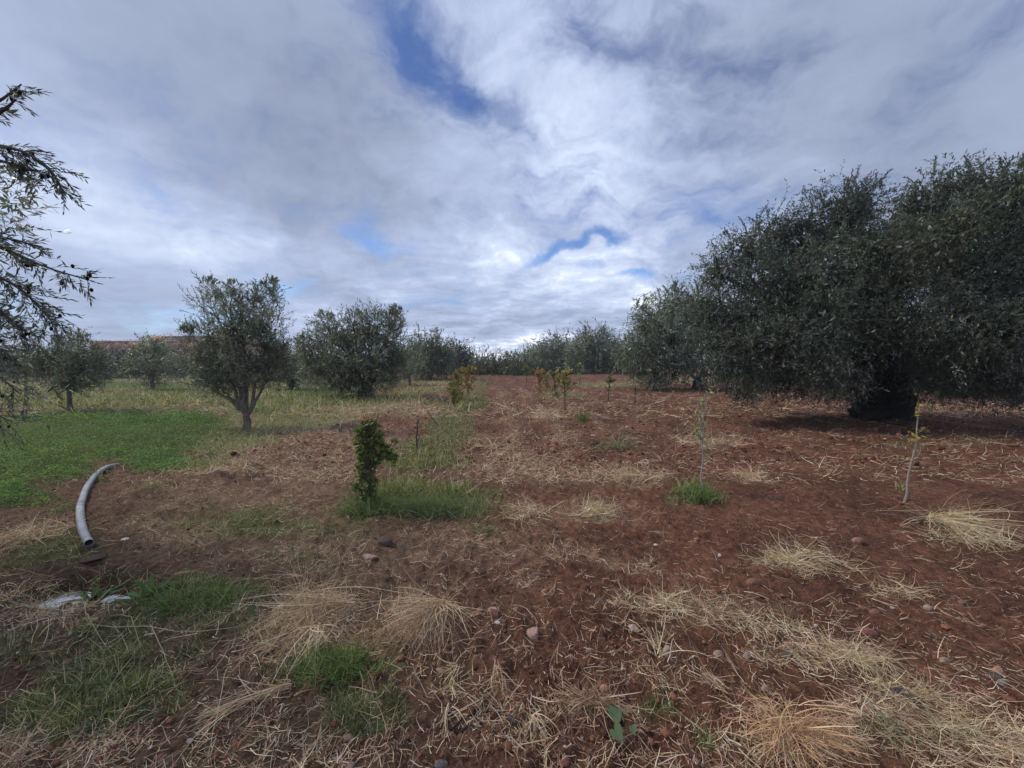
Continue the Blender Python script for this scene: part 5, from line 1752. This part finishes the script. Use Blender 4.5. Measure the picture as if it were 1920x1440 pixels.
sapling('sapling', 'olive-brown sapling, nearest of the left-hand row', (852, 765), (850, 718), 28, [(.34, .28, .11), (.26, .25, .09)], 1360, .065, (.12, .10, .07), .028, 212, .0, .9, up=1.9)
sapling('sapling', 'bare thin twig planted upright in the red soil right of the grassy-footed sapling', (1400, 832), (1404, 792), 5, [(.2, .16, .1)], 6, .05, (.20, .14, .11), .012, 213, .3, .4)
sapling('sapling', 'tall pale-leaved far sapling standing before the right olive row', (1086, 722), (1088, 684), 16, [(.4, .4, .25), (.2, .22, .1)], 110, .14, (.12, .10, .08), .03, 214, .3, .4)
sapling('sapling', 'small green far sapling before the yellow-green tree', (988, 716), (986, 684), 14, [(.16, .2, .07)], 160, .15, (.12, .10, .08), .04, 215, .2, .45)
sapling('sapling', 'spindly whitish far sapling close left of the pale-leaved one', (1064, 716), (1062, 682), 12, [(.2, .24, .1), (.4, .4, .3)], 120, .14, (.12, .10, .08), .03, 216, .2, .35)
sapling('sapling', 'grey bent twig sapling leaning over the green strip', (822, 800), (800, 768), 6, [(.1, .1, .05)], 10, .05, (.10, .08, .07), .016, 217, .3, .5)


def ivy_stem():
    rg = np.random.default_rng(300)
    g = G(692, 957)
    d = g[1]
    z0 = hz(g[0], g[1])
    org = np.array([g[0], g[1], z0])
    root = empty('ivy_covered_stem', org)
    pts = np.array([org - [0, 0, .05], H(688, 900, d), H(690, 850, d), H(692, 815, d), H(700, 790, d)])
    bt, bl = Buf(), Buf()
    tubes(bt, pts[None], np.array([[.03, .028, .024, .018, .01]]), 9, np.array([[.08, .06, .045]]), .1, 3)
    for k_ in range(7):
        tt = np.linspace(0, 1, 12)
        ph = rg.random() * 6
        x = (1 - tt) * pts[0][0] + tt * pts[-1][0]
        base = np.array([np.interp(tt * 4, range(5), pts[:, c]) for c in range(3)]).T
        base += np.stack([np.cos(tt * 7 + ph), np.sin(tt * 7 + ph), 0 * tt], 1) * (.05 + .04 * rg.random())
        tubes(bt, base[None], np.full((1, 12), .004), 5, np.array([[.09, .06, .045]]))
    side = np.array([[H(700, 860, d), H(715, 850, d), H(730, 838, d), H(738, 826, d)]])
    tubes(bt, side, np.array([[.01, .008, .006, .004]]), 6, np.array([[.08, .06, .045]]))
    side2 = np.array([[H(695, 830, d), H(703, 805, d), H(705, 790, d), H(710, 776, d)]])
    tubes(bt, side2, np.array([[.008, .006, .005, .003]]), 6, np.array([[.10, .05, .04]]))
    cols = [(.120, .170, .048), (.080, .120, .036), (.19, .24, .075), (.25, .24, .09)]
    masses = [(692, 802, 18, 420), (678, 822, 16, 300), (700, 826, 16, 340), (676, 848, 13, 200), (694, 855, 15, 300), (675, 880, 12, 180), (694, 880, 14, 240), (684, 908, 15, 280), (672, 915, 9, 90), (676, 862, 11, 130), (704, 858, 11, 120), (676, 895, 11, 120), (702, 902, 11, 120), (694, 925, 13, 160), (708, 815, 12, 150), (676, 806, 10, 110), (682, 938, 16, 300), (698, 935, 11, 160), (716, 850, 13, 240), (728, 842, 10, 150), (732, 855, 9, 110), (738, 828, 5, 30), (715, 835, 8, 80), (700, 797, 10, 130), (700, 862, 11, 160)]
    for mx, my, r, n in masses:
        n = int(n * .55)
        c = H(mx + rg.uniform(-5, 5), my + rg.uniform(-4, 4), d + rg.uniform(-.05, .05))
        r = r * rg.uniform(.7, 1.15)
        R_ = r * d / F
        u = unit(rg.normal(size=(n, 3)))
        p = c + u * (R_ * rg.random(n) ** .5)[:, None]
        ld = unit(u * .6 + rg.normal(size=(n, 3)) * .6 + np.array([0, 0, -.5]))
        sd = unit(np.cross(ld, u + rg.normal(size=(n, 3)) * .4))
        nn = np.cross(ld, sd)
        LL = rg.uniform(.018, .055, n)
        pth = p[:, None, :] + ld[:, None, :] * (np.linspace(0, 1, 4)[None, :, None] * LL[:, None, None]) + nn[:, None, :] * (np.array([0, .1, .1, -.08])[None, :, None] * LL[:, None, None])
        strips(bl, pth, (LL * .8)[:, None] * np.array([.5, 1, .7, .03])[None], sd, palette(rg, n, cols, .2))
    for mx, my in ((686, 782), (690, 786), (681, 790)):
        n = 14
        p = H(mx, my, d) + rg.normal(size=(n, 3)) * .02
        ld = unit(rg.normal(size=(n, 3)))
        leaves(bl, p, ld, np.full(n, .025), np.full(n, .016), unit(np.cross(ld, rg.normal(size=(n, 3)))), palette(rg, n, [(.25, .08, .04), (.12, .12, .04)], .15))
    for bb in (bt, bl):
        for i in range(len(bb.v)):
            bb.v[i] = bb.v[i] - org.astype(np.float32)
    bt.build('stem', M_STEM, root, smooth=True)
    bl.build('foliage', M_GREEN, root)
    tag(root, 'upright stem thickly wrapped in small green leaves with a side shoot to the right', 'shrub')


ivy_stem()
# ------------------------------------------------------------------ haze
hm = bpy.data.materials.new('haze')
hm.use_nodes = True
hn = hm.node_tree.nodes
hn.remove(hn['Principled BSDF'])
pv = hn.new('ShaderNodeVolumePrincipled')
pv.inputs['Color'].default_value = (0.86, 0.90, 0.97, 1)
pv.inputs['Density'].default_value = 0.0009
hm.node_tree.links.new(pv.outputs[0], hn['Material Output'].inputs['Volume'])
hb = Buf()
box(hb, -265, 265, -265, 265, -1.3, 13)
ho = hb.build('haze', hm)
tag(ho, 'thin pale haze hanging over the field and the far trees', None, None, 'stuff')
print('TRIS', TRIS)
